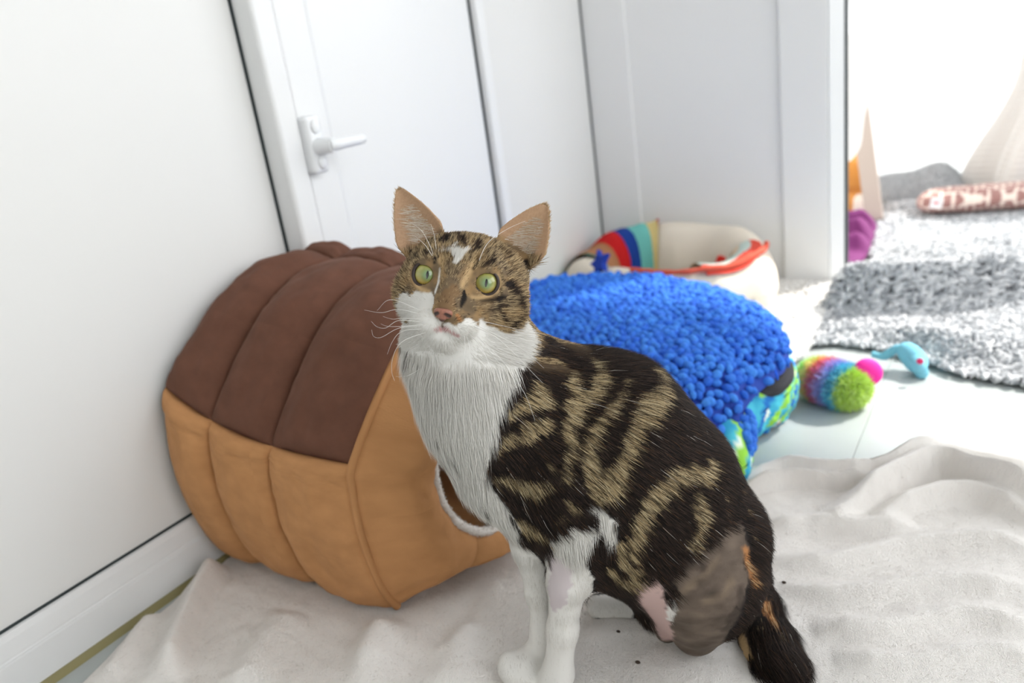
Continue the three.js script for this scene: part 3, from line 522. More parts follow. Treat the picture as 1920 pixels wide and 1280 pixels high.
  function grow(n, perM2, isHead) {
    const A = vec(), B = vec(), Cc = vec(), p = vec(), nn = vec(), dir = vec(), e1 = vec(), e2 = vec();
    for (let i = 0; i < n.idx.length; i += 3) {
      const [a, b, c] = [n.idx[i] * 3, n.idx[i + 1] * 3, n.idx[i + 2] * 3];
      A.fromArray(n.pos, a); B.fromArray(n.pos, b); Cc.fromArray(n.pos, c);
      const area = e1.subVectors(B, A).cross(e2.subVectors(Cc, A)).length() / 2;
      let want = area * perM2; want = Math.floor(want) + (rnd() < want % 1 ? 1 : 0);
      for (let k = 0; k < want; k++) {
        let u = rnd(), v = rnd(); if (u + v > 1) { u = 1 - u; v = 1 - v; }
        p.set(A.x + (B.x - A.x) * u + (Cc.x - A.x) * v, A.y + (B.y - A.y) * u + (Cc.y - A.y) * v, A.z + (B.z - A.z) * u + (Cc.z - A.z) * v);
        nn.set(n.nor[a] * (1 - u - v) + n.nor[b] * u + n.nor[c] * v, n.nor[a + 1] * (1 - u - v) + n.nor[b + 1] * u + n.nor[c + 1] * v, n.nor[a + 2] * (1 - u - v) + n.nor[b + 2] * u + n.nor[c + 2] * v).normalize();
        if (p.y < floorY + 0.001) continue;
        const r = coat(p), [lx, ly, lz] = r.hl;
        let len, lift = 0.34, w = 0.00036;
        const onHead = r.headW > 0.3 && p.distanceTo(hc) < 0.1;
        if (onHead) {
          const de = Math.min(eyeW[0].distanceTo(p), eyeW[1].distanceTo(p)); if (de < 0.0088) continue;
          const dn = p.distanceTo(noseP); if (dn < 0.0062) continue;
          dir.subVectors(p, noseP).addScaledVector(hz, -0.02);
          len = lerp(0.0034, 0.0088, smooth(0.012, 0.06, dn)) * lerp(0.5, 1, smooth(0.008, 0.02, de)); w = 0.00034; lift = 0.3;
          // ears: short outside, long pale hairs inside
          let inEar = null, inEar2 = null;
          for (const e of EARS) if ((lx > 0) === (e.b.x > 0)) {
            const px = lx - e.b.x, py = ly - e.b.y, pz = lz - e.b.z, t = (px * e.a.x + py * e.a.y + pz * e.a.z) / e.h;
            if (t > 0.12) {
              const wv = px * e.w.x + py * e.w.y + pz * e.w.z, front = nn.dot(hx) * e.d.x + nn.dot(hy) * e.d.y + nn.dot(hz) * e.d.z;
              inEar = { e, t, front: front > 0.05, wv }; inEar2 = { e, t, front: front > 0.05, wv, W: e.W * Math.pow(Math.max(0.02, 1 - t), 0.72) };
            }
          }
          if (inEar) {
            const { e, t, front, wv } = inEar, axis = hx.clone().multiplyScalar(e.a.x).addScaledVector(hy, e.a.y).addScaledVector(hz, e.a.z), across = hx.clone().multiplyScalar(e.w.x).addScaledVector(hy, e.w.y).addScaledVector(hz, e.w.z);
            const W = e.W * Math.pow(Math.max(0.02, 1 - t), 0.72);
            if (front) {
              const inner = wv / W; // 1 at the inner edge
              const longZone = inner > -0.35 && inner < 0.8 && t < 0.7;
              if (longZone && rnd() < 0.5) { dir.copy(across).multiplyScalar(-0.9).addScaledVector(axis, 0.5); len = rr(0.006, 0.015) * (1 - t * 0.5); r.c = mixc(C(228, 219, 206), C(196, 176, 148), rnd()); r.kind = 'ear'; lift = 0.4; w = 0.0003; }
              else { dir.copy(axis).addScaledVector(across, -0.3); len = rr(0.002, 0.004); r.c = mixc(TAN, C(206, 180, 146), rnd()); r.kind = 'ear'; lift = 0.22; }
            } else { dir.copy(axis); len = rr(0.003, 0.005); r.c = mixc(TAN, C(206, 180, 146), rnd()); r.kind = 'ear'; lift = 0.25; }
          }
          if (r.kind === 'white' && ly < -2.2) len *= 1.35;
        } else {
          // body: hair lies down and back; legs straight down; tail along the tail
          dir.copy(facing).multiplyScalar(-0.62); dir.y = -0.75;
          len = 0.0125;
          const chest = r.kind === 'white' && p.y > 0.14;
          if (chest) { dir.set(facing.x * 0.05, -1, facing.z * 0.05).addScaledVector(LAT, 0.12); len = 0.0165; }
          const leg = (r.kind === 'white' || r.kind === 'lav') && p.y < 0.14;
          if (leg) { dir.set(0, -1, 0); len = lerp(0.0045, 0.009, smooth(0.02, 0.13, p.y)); lift = 0.25; w = 0.00036; }
          let bt = 1, bi = -1; for (let j = 1; j < tailPts.length - 1; j++) { const dd = p.distanceTo(tailPts[j]); if (dd < 0.04 && dd < bt) { bt = dd; bi = j; } }
          if (bi > 1 && p.x > tailPts[1].x - 0.02) { dir.subVectors(tailPts[bi + 1], tailPts[bi]).normalize(); len = 0.019; lift = 0.3; }
          if (p.y < 0.03 && !leg && bi < 1) len *= 0.5;
        }
        if (r.shaved > 0.4) { if (r.kind === 'skin' || r.kind === 'lav') { if (rnd() < 0.75) continue; len = 0.0009; } else len = 0.0016; lift = 0.5; }
        dir.addScaledVector(nn, -dir.dot(nn)).normalize();
        dir.x += gauss() * 0.16; dir.y += gauss() * 0.16; dir.z += gauss() * 0.16;
        dir.addScaledVector(nn, -dir.dot(nn)).normalize().addScaledVector(nn, lift * rr(0.6, 1.5)).normalize();
        if (r.kind !== 'ear') { const r2 = coat(vec(p.x + dir.x * len * 0.6, p.y + dir.y * len * 0.6, p.z + dir.z * len * 0.6)); if (r2.shaved < 0.3 && r.shaved < 0.3) { r.c = r2.c; r.kind = r2.kind; } }
        // colour of one hair: banded coats mix pale and dark hairs
        let c2 = r.c;
        if (r.kind === 'gold') { const tk = noise(p.x * 420, p.y * 420, p.z * 420); c2 = rnd() < 0.28 + (tk > 0.12 ? 0.45 : 0) ? mixc(r.c, DARK, 0.85) : mixc(r.c, rnd() < 0.5 ? C(222, 207, 172) : C(154, 128, 92), rnd() * 0.8); }
        else if (r.kind === 'dark') { c2 = rnd() < 0.05 ? mixc(r.c, C(120, 88, 60), rnd() * 0.6) : mixc(r.c, C(82, 67, 58), rnd() * rnd() * 0.9); if (!onHead && rnd() < 0.002) { c2 = C(200, 195, 188); len *= 1.4; w *= 0.7; } }
        else if (['tab', 'grey', 'tan', 'noseb', 'orange'].includes(r.kind)) { const tk = noise(p.x * 480, p.y * 480, p.z * 480); c2 = rnd() < 0.16 + (tk > 0.08 ? 0.6 : 0) ? mixc(r.c, C(40, 31, 25), 0.35 + rnd() * 0.6) : mixc(r.c, C(226, 200, 156), 0.1 + rnd() * 0.55); }
        else if (r.kind === 'white') c2 = mixc(r.c, C(204, 199, 189), rnd() * 0.65);
        else if (r.kind !== 'ear') c2 = mixc(r.c, [r.c[0] * 0.6, r.c[1] * 0.6, r.c[2] * 0.6], rnd());
        list.push({ p: p.clone().addScaledVector(nn, -0.0005), dir: dir.clone(), n: nn.clone(), len: len * rr(0.65, 1.25), w: w * rr(0.7, 1.25), c: c2 });
      }
    }
  }
  grow(body, 1.0e6, false);
  grow(head, 2.3e6, true);
  console.log('hairs', list.length, 'tris', bodyGeo.index.count / 3);
  strands('fur', list, new THREE.MeshPhysicalMaterial({ color: 0xffffff, roughness: 0.7, specularIntensity: 0.22, side: THREE.DoubleSide }), cat, 0.25);

  // ---- eyes, nose, whiskers
  for (const e of EYES) {
    const eye = group('eye', cat); eye.userData.label = 'green eye with a narrow slit pupil';
    const c = H2W(e.c.x, e.c.y, e.c.z), look = EYE.clone().add(vec(0, 0.02, 0)).sub(c).normalize(), up = hy.clone().addScaledVector(look, -hy.dot(look)).normalize(), rt = up.clone().cross(look);
    const R = 0.0100;
    const g = gridGeo(181, 121, (u, v) => { // polar about the line of sight
      const th = v * 1.75, ph = u * Math.PI * 2, bulge = R * (1 + 0.05 * Math.exp(-((th / 0.55) ** 4)));
      return c.clone().addScaledVector(look, Math.cos(th) * bulge).addScaledVector(rt, Math.sin(th) * Math.cos(ph) * bulge).addScaledVector(up, Math.sin(th) * Math.sin(ph) * bulge);
    }, { closeU: true, color: (u, v) => {
      const th = v * 1.75, ph = u * Math.PI * 2, x = Math.sin(th) * Math.cos(ph), y = Math.sin(th) * Math.sin(ph), ra = Math.sin(Math.min(th, 1.57));
      const slit = Math.hypot(x / 0.085, y / 0.27), streak = 0.5 + 0.5 * noise(ph * 9, ra * 3, 4) + 0.25 * noise(ph * 26, ra * 6, 7);
      let k = mixc(C(122, 142, 84), C(160, 156, 80), clamp(smooth(0.15, 0.72, ra) * 0.9 + streak * 0.25)); // green centre to yellow edge
      k = mixc(k, C(188, 150, 66), clamp(smooth(0.1, -0.75, y) * smooth(0.3, 0.6, ra) * 0.75));
      k = mixc(k, C(118, 158, 126), (1 - smooth(0.1, 0.42, ra)) * 0.5);
      k = mixc(k, C(70, 62, 30), smooth(0.80, 0.88, ra));
      if (th > 1.0) k = C(40, 32, 24);
      return mixc(C(8, 12, 12), k, smooth(0.85, 1.12, slit));
    } });
    mesh('eyeball', g, new THREE.MeshPhysicalMaterial({ vertexColors: true, roughness: 0.25, clearcoat: 1, clearcoatRoughness: 0.02, side: THREE.DoubleSide }), eye);
    const o = H2W(e.open.x, e.open.y, e.open.z), nW = hx.clone().multiplyScalar(e.n.x).addScaledVector(hy, e.n.y).addScaledVector(hz, e.n.z), uW = hy.clone().addScaledVector(nW, -hy.dot(nW)).normalize(), rW = uW.clone().cross(nW);
    const ring = []; for (let k = 0; k < 40; k++) { const a = k / 40 * Math.PI * 2, inner = Math.max(0, -e.s * Math.cos(a)) ** 6 * Math.max(0, 1 - Math.abs(Math.sin(a) + 0.25) * 2); ring.push(o.clone().addScaledVector(rW, Math.cos(a) * (0.0079 + inner * 0.0022)).addScaledVector(uW, Math.sin(a) * 0.0083 - inner * 0.0012).addScaledVector(nW, 0.0011)); }
    mesh('eyelid_rim', tube(ring, 0.00125, 80, 10, true), phys(C(48, 34, 28), { roughness: 0.4 }), eye);
  }
  { // nose leather: a rounded wedge with two nostrils and a cleft, built in head centimetres
    const nd = (X, Y, Z) => {
      const qx = X - hc.x, qy = Y - hc.y, qz = Z - hc.z, x = (qx * hx.x + qy * hx.y + qz * hx.z) * 100, y = (qx * hy.x + qy * hy.y + qz * hy.z) * 100 + 1.72, z = (qx * hz.x + qy * hz.y + qz * hz.z) * 100 - 4.88, ax = Math.abs(x);
      let d = ell(x, y, z, 0, 0.17, 0.0, 0.62, 0.3, 0.42);
      d = smin(d, ball(x, y, z, 0, -0.24, 0.02, 0.24), 0.3);
      d = smin(d, ball(ax, y, z, 0.36, 0.0, -0.06, 0.24), 0.15);
      d = smax(d, -cap(ax, y, z, 0.3, 0.0, 0.42, 0.1, 0.58, -0.1, 0.1, 0.07), 0.08);
      d = smax(d, -cap(x, y, z, 0, -0.1, 0.46, 0.03, 0, -0.5, 0.3, 0.03), 0.06);
      return d * 0.01;
    };
    const o = H2W(0, -1.72, 4.88), q = vec(0.0105, 0.0105, 0.0105), n = surfaceNets(nd, o.clone().sub(q), o.clone().add(q), 0.00042), g = netGeo(n);
    const k = new Float32Array(n.pos.length), p = vec();
    for (let i = 0; i < n.pos.length; i += 3) {
      p.set(n.pos[i], n.pos[i + 1], n.pos[i + 2]).sub(hc); const x = Math.abs(p.dot(hx) * 100), y = p.dot(hy) * 100 + 1.72, z = p.dot(hz) * 100 - 4.88;
      let c = mixc(C(168, 112, 92), C(146, 98, 82), clamp(0.5 + noise(p.x * 700, p.y * 700, p.z * 700)));
      c = mixc(c, C(52, 34, 30), 1 - smooth(0.02, 0.12, cap(x, y, z, 0.3, 0.0, 0.42, 0.09, 0.58, -0.1, 0.1, 0.06)));
      c = mixc(c, C(80, 50, 42), smooth(-0.22, -0.42, y)); c = mixc(c, C(96, 66, 52), smooth(0.32, 0.44, y)); k.set(c, i);
    }
    g.setAttribute('color', new THREE.BufferAttribute(k, 3));
    const nose = mesh('nose', g, new THREE.MeshPhysicalMaterial({ vertexColors: true, roughness: 0.45, side: THREE.DoubleSide }), cat); nose.userData.label = 'brick pink nose';
  }
  const M_wh = phys(C(240, 238, 234), { roughness: 0.4 });
  const whisker = (pts, r = 0.0002) => {
    const root = onCat(pts[0][0], pts[0][1]); if (!root) return; let D = depthOf(root);
    const q = pts.map(([x, y, dD], i) => (i ? P(x, y, D + (dD ?? 0)) : root.clone().addScaledVector(FWD, 0.002)));
    mesh('whisker', tube(q, (t) => r * (1 - 0.75 * t), 26, 6), M_wh, cat);
  };
  whisker([[795, 590], [745, 580, 0.005], [715, 586, 0.01], [683, 581, 0.012]]); whisker([[800, 598], [750, 597, 0.005], [735, 598, 0.01], [718, 593, 0.012]]);
  whisker([[798, 604], [746, 601, 0.004], [722, 615, 0.008], [706, 612, 0.01], [696, 602, 0.012]]); whisker([[800, 612], [748, 615, 0.006], [712, 633, 0.008], [700, 630, 0.01], [697, 618, 0.012]]);
  whisker([[805, 615], [752, 622, 0.006], [736, 640, 0.01], [726, 664, 0.012]]); whisker([[806, 620], [752, 642, 0.004], [736, 672, 0.008], [735, 700, 0.01], [740, 714, 0.01]]);
  whisker([[790, 582], [730, 562, 0.004], [707, 582, 0.01]]); whisker([[802, 608], [744, 612, 0], [724, 611, 0.004], [714, 607, 0.006]]);
  whisker([[884, 605], [905, 603, -0.006], [940, 610, -0.006], [972, 618, -0.004]]); whisker([[888, 612], [930, 632, -0.012], [970, 668, -0.016], [1000, 700, -0.014], [1018, 718, -0.012]]);
  whisker([[884, 618], [905, 640, -0.012], [945, 680, -0.018], [985, 740, -0.016], [1003, 788, -0.012]]); whisker([[878, 624], [900, 648, -0.012], [916, 680, -0.014], [925, 716, -0.014]], 0.0003);
  whisker([[882, 620], [915, 652, -0.012], [942, 690, -0.014]]); whisker([[890, 608], [935, 630, -0.012], [980, 655, -0.014], [1020, 690, -0.012]]);
  whisker([[874, 628], [880, 650, -0.008], [882, 690, -0.01]], 0.0002); whisker([[870, 628], [872, 650, -0.008], [870, 672, -0.01]], 0.0002);
  whisker([[812, 478], [806, 460, -0.006], [790, 432, -0.008], [772, 418, -0.008]], 0.0002); whisker([[812, 482], [796, 458, -0.006], [775, 440, -0.008]], 0.0002); whisker([[896, 492], [915, 455, -0.006], [950, 430, -0.008], [985, 414, -0.008]], 0.00024); whisker([[818, 470], [814, 440, -0.006], [808, 420, -0.006]], 0.0002);
  whisker([[770, 640], [752, 705, 0], [742, 705, 0.004]], 0.00018); whisker([[790, 690], [765, 704, 0], [752, 706, 0.002]], 0.00016);
}
// ---------------------------------------------------------------- quilted cat cave
const suedeBump = fuzzTex(512, 26000, 7, 1);
{
  const cave = tag(group('cat_cave'), 'quilted cat cave with a brown padded roof and tan suede sides', 'pet house');
  const XB = -0.7355, XF = -0.482, SE = [XB, -0.668, -0.584, XF], ZC = -0.652;
  // half section from the floor up over the eave to the ridge: [z, y] at the back (x = XB) and at the front (x = XF)
  const back = [[-0.463, 0.008], [-0.442, 0.05], [-0.43, 0.12], [-0.437, 0.19], [-0.443, 0.218], [-0.487, 0.25], [-0.54, 0.281], [-0.59, 0.299], [ZC, 0.304]];
  const front = [[-0.452, 0.008], [-0.438, 0.04], [-0.428, 0.1], [-0.43, 0.15], [-0.437, 0.172], [-0.484, 0.216], [-0.54, 0.255], [-0.595, 0.272], [ZC, 0.278]];
  const cB = new THREE.SplineCurve(back.map(([a, b]) => new THREE.Vector2(a, b))), cF = new THREE.SplineCurve(front.map(([a, b]) => new THREE.Vector2(a, b)));
  const EAVE = 4 / 8;
  const prof = (x, s) => { const tl = clamp((x - XB) / (XF - XB)), t = lerp(tl, 1 - Math.pow(1 - tl, 3), Math.exp(-(((s - 0.5) / 0.2) ** 2))), a = cB.getPoint(s), b = cF.getPoint(s); return [lerp(a.x, b.x, t), lerp(a.y, b.y, t)]; };
  // side: -1 near the camera, +1 mirrored beyond the ridge
  const shell = (x, s, side, lift) => {
    const [z, y] = prof(x, s), [z1, y1] = prof(x, Math.min(1, s + 0.01)), [z0, y0] = prof(x, Math.max(0, s - 0.01));
    let tz = z1 - z0, ty = y1 - y0; const L = Math.hypot(tz, ty) || 1; tz /= L; ty /= L;
    const nz = ty, ny = -tz; // outwards on the near side
    let Z = z + nz * lift, Y = y + ny * lift;
    return side < 0 ? vec(x, Y, Z) : vec(x, Y, ZC - (Z - ZC) * 0.44);
  };
  const wrinkle = (x, s, k, seam) => (0.0030 * Math.sin(s * 110 + 9 * noise(x * 24, s * 7, k)) * Math.exp(-seam * 9) * (0.4 + 0.8 * noise(s * 6, k, 3)) + 0.0045 * fbm(x * 22, s * 7, k, 3));
  const panelGeo = (x0, x1, s0, s1, side, amp, k) => gridGeo(48, 80, (u, v) => {
    const x = lerp(x0, x1, u), s = lerp(s0, s1, v);
    const pu = Math.pow(Math.sin(Math.PI * clamp(u, 0, 1)), 0.42), pv = Math.pow(Math.sin(Math.PI * clamp(v, 0, 1)), 0.35);
    return shell(x, s, side, -0.003 + amp * pu * pv + wrinkle(x, s, k, Math.min(u, 1 - u)) * pu * Math.min(1, pv * 1.3));
  }, { uv: (u, v, p) => [p.x / 0.12, (v * 0.3) / 0.12], flip: side > 0 });
  const brownTex = dataTex(256, (u, v) => { const n = 0.5 + 0.5 * fbm(u * 6, v * 6, 9, 4); return [0.37 + n * 0.06, 0.232 + n * 0.045, 0.168 + n * 0.04]; }, true, 1);
  const tanTex = dataTex(256, (u, v) => { const n = 0.5 + 0.5 * fbm(u * 6, v * 6, 3, 4); return [0.70 + n * 0.07, 0.50 + n * 0.06, 0.315 + n * 0.05]; }, true, 1);
  const M_roof = phys([1, 1, 1], { map: brownTex, roughness: 0.9, bumpMap: suedeBump, bumpScale: 0.0006, sheen: 0.5, sheenRoughness: 0.5, sheenColor: col(C(150, 110, 90)) });
  const M_tan = phys([1, 1, 1], { map: tanTex, roughness: 0.9, bumpMap: suedeBump, bumpScale: 0.0006, sheen: 0.5, sheenRoughness: 0.5, sheenColor: col(C(225, 180, 130)) });
  for (const side of [-1, 1]) for (let i = 0; i < 3; i++) {
    const rp = mesh('roof_panel', panelGeo(SE[i], SE[i + 1], EAVE, 1.0, side, 0.021, i + 5 * side), M_roof, cave); rp.userData.label = 'dark brown padded roof panel';
    const sp = mesh('side_panel', panelGeo(SE[i], SE[i + 1], 0, EAVE, side, 0.017, i + 20 + 5 * side), M_tan, cave); sp.userData.label = 'tan suede side panel';
  }
  // front: from the edge of the tube in to the round entrance
  const HZ = -0.563, HY = 0.132, HRZ = 0.074, HRY = 0.083;
  const edgeAt = (a0) => { const a = ((a0 % 1) + 1) % 1; // a: 0..1 round the section, from the near floor corner over the ridge to the far floor corner and back
    if (a < 0.8) { const s = a / 0.8; return s < 0.5 ? shell(XF, s * 2, -1, -0.003) : shell(XF, (1 - s) * 2, 1, -0.003); }
    const t = (a - 0.8) / 0.2, A = shell(XF, 0, 1, -0.003), B = shell(XF, 0, -1, -0.003); return A.lerp(B, t).setY(0.008);
  };
  const frontX = (y, z) => { const dz = (z + 0.585) / 0.16, dy = (y - 0.12) / 0.22; return XF + 0.06 * Math.max(0, 1 - 0.9 * dz * dz - 0.55 * dy * dy); };
  const holeAt = (ang, k = 1) => { const z = HZ + Math.cos(ang) * HRZ * k, y = HY + Math.sin(ang) * HRY * k; return vec(frontX(y, z) + 0.002, y, z); };
  const angOf = (p) => Math.atan2((p.y - HY) / HRY, (p.z - HZ) / HRZ);
  const frontPanel = (a0, a1, k) => gridGeo(60, 44, (u, v) => {
    const a = lerp(a0, a1, u), E = edgeAt(a), Hh = holeAt(angOf(E)), q = E.clone().lerp(Hh, v);
    q.x = lerp(E.x, frontX(q.y, q.z), smooth(0, 0.5, v)) + (0.024 * Math.pow(Math.sin(Math.PI * clamp(v)), 0.5) + 0.006 * fbm(q.z * 26, q.y * 26, k, 3)) * Math.pow(Math.sin(Math.PI * clamp(u * 0.96 + 0.02)), 0.3) + 0.0026 * Math.sin(a * 200 + 4 * noise(a * 20, v * 3, k)) * Math.exp(-v * 5) * Math.min(1, v * 9);
    if (q.y < 0.1) q.x += 0.006 * (1 - q.y / 0.1) * v;
    q.y = Math.max(q.y, 0.007);
    return q;
  }, { uv: (u, v, p) => [p.z / 0.12, p.y / 0.12], flip: true });
  for (const [a0, a1, k] of [[-0.026, 0.4, 1], [0.4, 0.826, 2], [0.826, 0.974, 3]]) {
    const m = mesh('front_panel', frontPanel(a0 < 0 ? a0 : a0, a1, k), M_tan, cave); m.userData.label = 'tan suede front panel around the entrance';
    void m;
  }
  mesh('front_piping', tube([...Array(60)].map((_, i) => edgeAt(i / 59 * 0.8)), 0.0042, 160, 10), M_tan, cave);
  // inside: padded lining and floor pad
  const M_in = M_tan;
  mesh('lining', gridGeo(36, 90, (u, v) => { const x = lerp(XB + 0.03, XF + 0.012, u), s2 = v * 2, side = s2 < 1 ? -1 : 1, s = s2 < 1 ? s2 : 2 - s2; return shell(x, s, side, -0.034 + 0.004 * Math.sin(u * Math.PI * 3) ** 2); }, { uv: (u, v) => [u * 3, v * 6] }), M_in, cave);
  mesh('lining_back', gridGeo(30, 30, (u, v) => { const s = v, a = shell(XB + 0.035, s, -1, -0.03), b = shell(XB + 0.035, s, 1, -0.03); const p = a.lerp(b, u); p.x += 0.01 * Math.sin(u * Math.PI) * Math.sin(v * Math.PI); return p; }, { uv: (u, v) => [u * 3, v * 3] }), M_in, cave);
  mesh('floor_pad', gridGeo(40, 40, (u, v) => { const x = lerp(XB + 0.03, XF + 0.015, u), z = lerp(ZC + 0.17, ZC - 0.07, v); return vec(x, 0.014 + 0.026 * Math.pow(Math.sin(Math.PI * clamp(u * 0.98 + 0.01)) * Math.sin(Math.PI * clamp(v * 0.98 + 0.01)), 0.4) + 0.003 * fbm(u * 6, v * 6, 2), z); }, { uv: (u, v) => [u * 3, v * 3], flip: true }), M_in, cave);
  // white fleece trim round the entrance
  const ring = []; for (let k = 0; k < 48; k++) { const p = holeAt(k / 48 * Math.PI * 2, 1.0); p.x += 0.004; ring.push(p); }
  const rc = spline(ring, true), M_trim = phys(C(234, 228, 222), { roughness: 1 });
  const trim = mesh('entrance_trim', tube(rc, (t, a) => 0.0042 + 0.0016 * noise(t * 160, Math.cos(a) * 2, Math.sin(a) * 2), 300, 10, true), M_trim, cave); trim.userData.label = 'white fleece trim round the entrance';
  const tl = [], q = vec(), tg = vec();
  for (let k = 0; k < 9000; k++) {
    const t = rnd(); rc.getPointAt(t, q); rc.getTangentAt(t, tg);
    const n = vec(rr(-1, 1), rr(-1, 1), rr(-1, 1)).normalize(); n.addScaledVector(tg, -n.dot(tg)).normalize();
    const d = n.clone().add(vec(gauss(), gauss(), gauss()).multiplyScalar(0.7)).normalize();
    tl.push({ p: q.clone().addScaledVector(n, 0.003), dir: d, n: vec(rr(-1, 1), rr(-1, 1), rr(-1, 1)).normalize(), len: rr(0.002, 0.0045), w: 0.0004, c: mixc(C(240, 236, 231), C(214, 205, 196), rnd()) });
  }
  strands('trim_fleece', tl, mat([1, 1, 1], { roughness: 1 }), cave);
}
// ---------------------------------------------------------------- cream fleece blanket in the foreground
const F2 = (px, py, y = 0) => { const p = FL(px, py, y); return [p.x, p.z]; };
function ridgeField(defs) { // defs: [points [x, z], height, width towards the first side, width towards the other]
  const R = defs.map(([pts, h, wa, wb]) => {
    const c = new THREE.SplineCurve(pts.map(([x, z]) => new THREE.Vector2(x, z))), q = c.getPoints(pts.length * 10);
    return { q, h, wa, wb };
  });
  return (x, z) => {
    let s = 0;
    for (const r of R) {
      let best = 1e9, side = 1, bt = 0;
      for (let i = 0; i < r.q.length - 1; i++) {
        const a = r.q[i], b = r.q[i + 1], ux = b.x - a.x, uz = b.y - a.y, t = clamp(((x - a.x) * ux + (z - a.y) * uz) / (ux * ux + uz * uz)), dx = x - a.x - ux * t, dz = z - a.y - uz * t, d = dx * dx + dz * dz;
        if (d < best) { best = d; side = ux * dz - uz * dx > 0 ? 1 : -1; bt = (i + t) / (r.q.length - 1); }
      }
      const w = side > 0 ? r.wa : r.wb, e = Math.min(1, Math.min(bt, 1 - bt) * 5 + 0.05);
      s += r.h * e * Math.exp(-best / (w * w));
    }
    return s;
  };
}
{
  const rf = ridgeField([
    [[F2(436, 1046), F2(395, 1120), F2(350, 1220), F2(325, 1290)], 0.014, 0.018, 0.009],
    [[F2(300, 1160), F2(250, 1230), F2(205, 1290)], 0.006, 0.012, 0.012],
    [[F2(940, 1098), F2(820, 1135), F2(735, 1185), F2(700, 1240), F2(680, 1300)], 0.010, 0.014, 0.020],
    [[F2(560, 1160), F2(500, 1230), F2(470, 1300)], 0.006, 0.022, 0.016],
    [[F2(880, 1180), F2(860, 1240), F2(850, 1300)], 0.005, 0.02, 0.02],
    // far edge on the right, doubled over
    [[F2(1385, 915), F2(1470, 898), F2(1560, 912), F2(1640, 915), F2(1720, 895), F2(1800, 878), F2(1960, 890)], 0.012, 0.006, 0.013],
    [[F2(1390, 934), F2(1480, 922), F2(1570, 930), F2(1640, 930)], 0.011, 0.004, 0.014],
    [[F2(1560, 1000), F2(1630, 960), F2(1700, 925), F2(1760, 905), F2(1830, 930), F2(1920, 965), F2(1990, 1000)], 0.020, 0.006, 0.020],
    [[F2(1640, 990), F2(1720, 962), F2(1790, 948), F2(1860, 960), F2(1960, 1010)], 0.012, 0.008, 0.016],
    [[F2(1430, 1010), F2(1520, 1000), F2(1620, 1005), F2(1720, 1000)], 0.008, 0.010, 0.018],
    [[F2(1440, 1075), F2(1560, 1070), F2(1700, 1040), F2(1850, 1030), F2(1960, 1050)], 0.007, 0.010, 0.016],
    [[F2(1460, 1120), F2(1600, 1130), F2(1760, 1110), F2(1950, 1120)], 0.006, 0.010, 0.016],
    [[F2(1520, 1190), F2(1650, 1200), F2(1800, 1170), F2(1960, 1190)], 0.006, 0.010, 0.016],
    [[F2(1560, 1250), F2(1700, 1260), F2(1850, 1240), F2(1960, 1250)], 0.005, 0.012, 0.014],
    [[F2(1100, 1122), F2(1150, 1172), F2(1210, 1185), F2(1270, 1205)], 0.004, 0.01, 0.008],
    [[F2(1080, 1212), F2(1180, 1200), F2(1290, 1215), F2(1380, 1240)], 0.005, 0.006, 0.02],
  ]);
  const V3 = ([x, z]) => vec(x, 0, z);
  const left = spline([[-0.69, -0.14], [-0.685, -0.20], F2(160, 1282), F2(205, 1240), F2(265, 1185), F2(325, 1133), F2(395, 1078), F2(432, 1046), [-0.725, -0.52], [-0.70, -0.62]].map(V3));
  const right = spline([[0.55, -0.14], [0.55, -0.35], [0.52, -0.6], [0.5, -0.86]].map(V3));
  const far = spline([[-0.70, -0.62], [-0.6, -0.70], [-0.45, -0.70], [-0.35, -0.70], F2(1385, 896), F2(1440, 876), F2(1500, 884), F2(1560, 896), F2(1640, 910), F2(1710, 893), F2(1770, 868), F2(1840, 868), F2(1920, 872), [0.12, -0.85], [0.3, -0.88], [0.5, -0.86]].map(V3));
  const near = spline([[-0.69, -0.14], [-0.3, -0.13], [0.1, -0.13], [0.55, -0.14]].map(V3));
  const cache = (c, n) => { const a = c.getSpacedPoints(n); return (t) => { const k = clamp(t) * n, i = Math.min(n - 1, Math.floor(k)); return a[i].clone().lerp(a[i + 1], k - i); }; };
  const [l, r, f, n] = [cache(left, 300), cache(right, 300), cache(far, 600), cache(near, 300)];
  const c00 = n(0), c10 = n(1), c01 = f(0), c11 = f(1);
  const surf = (u, v) => {
    const p = l(v).multiplyScalar(1 - u).addScaledVector(r(v), u).addScaledVector(n(u), 1 - v).addScaledVector(f(u), v);
    p.addScaledVector(c00, -(1 - u) * (1 - v)).addScaledVector(c10, -u * (1 - v)).addScaledVector(c01, -(1 - u) * v).addScaledVector(c11, -u * v);
    const e = Math.min(u * 1.24, (1 - u) * 1.2, (1 - v) * 0.7), edge = Math.sqrt(clamp(e / 0.006));
    const flat = 1 - smooth(-0.005, 0.025, Math.max(p.x + 0.42, p.z + 0.44));
    const under = Math.exp(-(((p.x + 0.25) / 0.09) ** 2) - (((p.z + 0.5) / 0.09) ** 2)), calm = (1 - 0.9 * flat) * (1 - 0.75 * under);
    p.y = 0.0012 + edge * (0.0056 - 0.003 * flat + (clamp(rf(p.x, p.z) * 1.9, 0, 0.048) + 0.0028 * fbm(p.x * 11, p.z * 11, 1, 3)) * calm + 0.0008 * fbm(p.x * 60, p.z * 60, 5, 2));
    return p;
  };
  const g = gridGeo(420, 300, surf, { uv: (u, v, p) => [p.x / 0.09, p.z / 0.09], flip: false });
  const nap = fuzzTex(512, 30000, 9, 1);
  const tone = dataTex(256, (u, v) => { const k = 0.5 + 0.5 * fbm(u * 5, v * 5, 6, 4); return [0.925 + 0.03 * k, 0.908 + 0.03 * k, 0.888 + 0.03 * k]; }, true, 1);
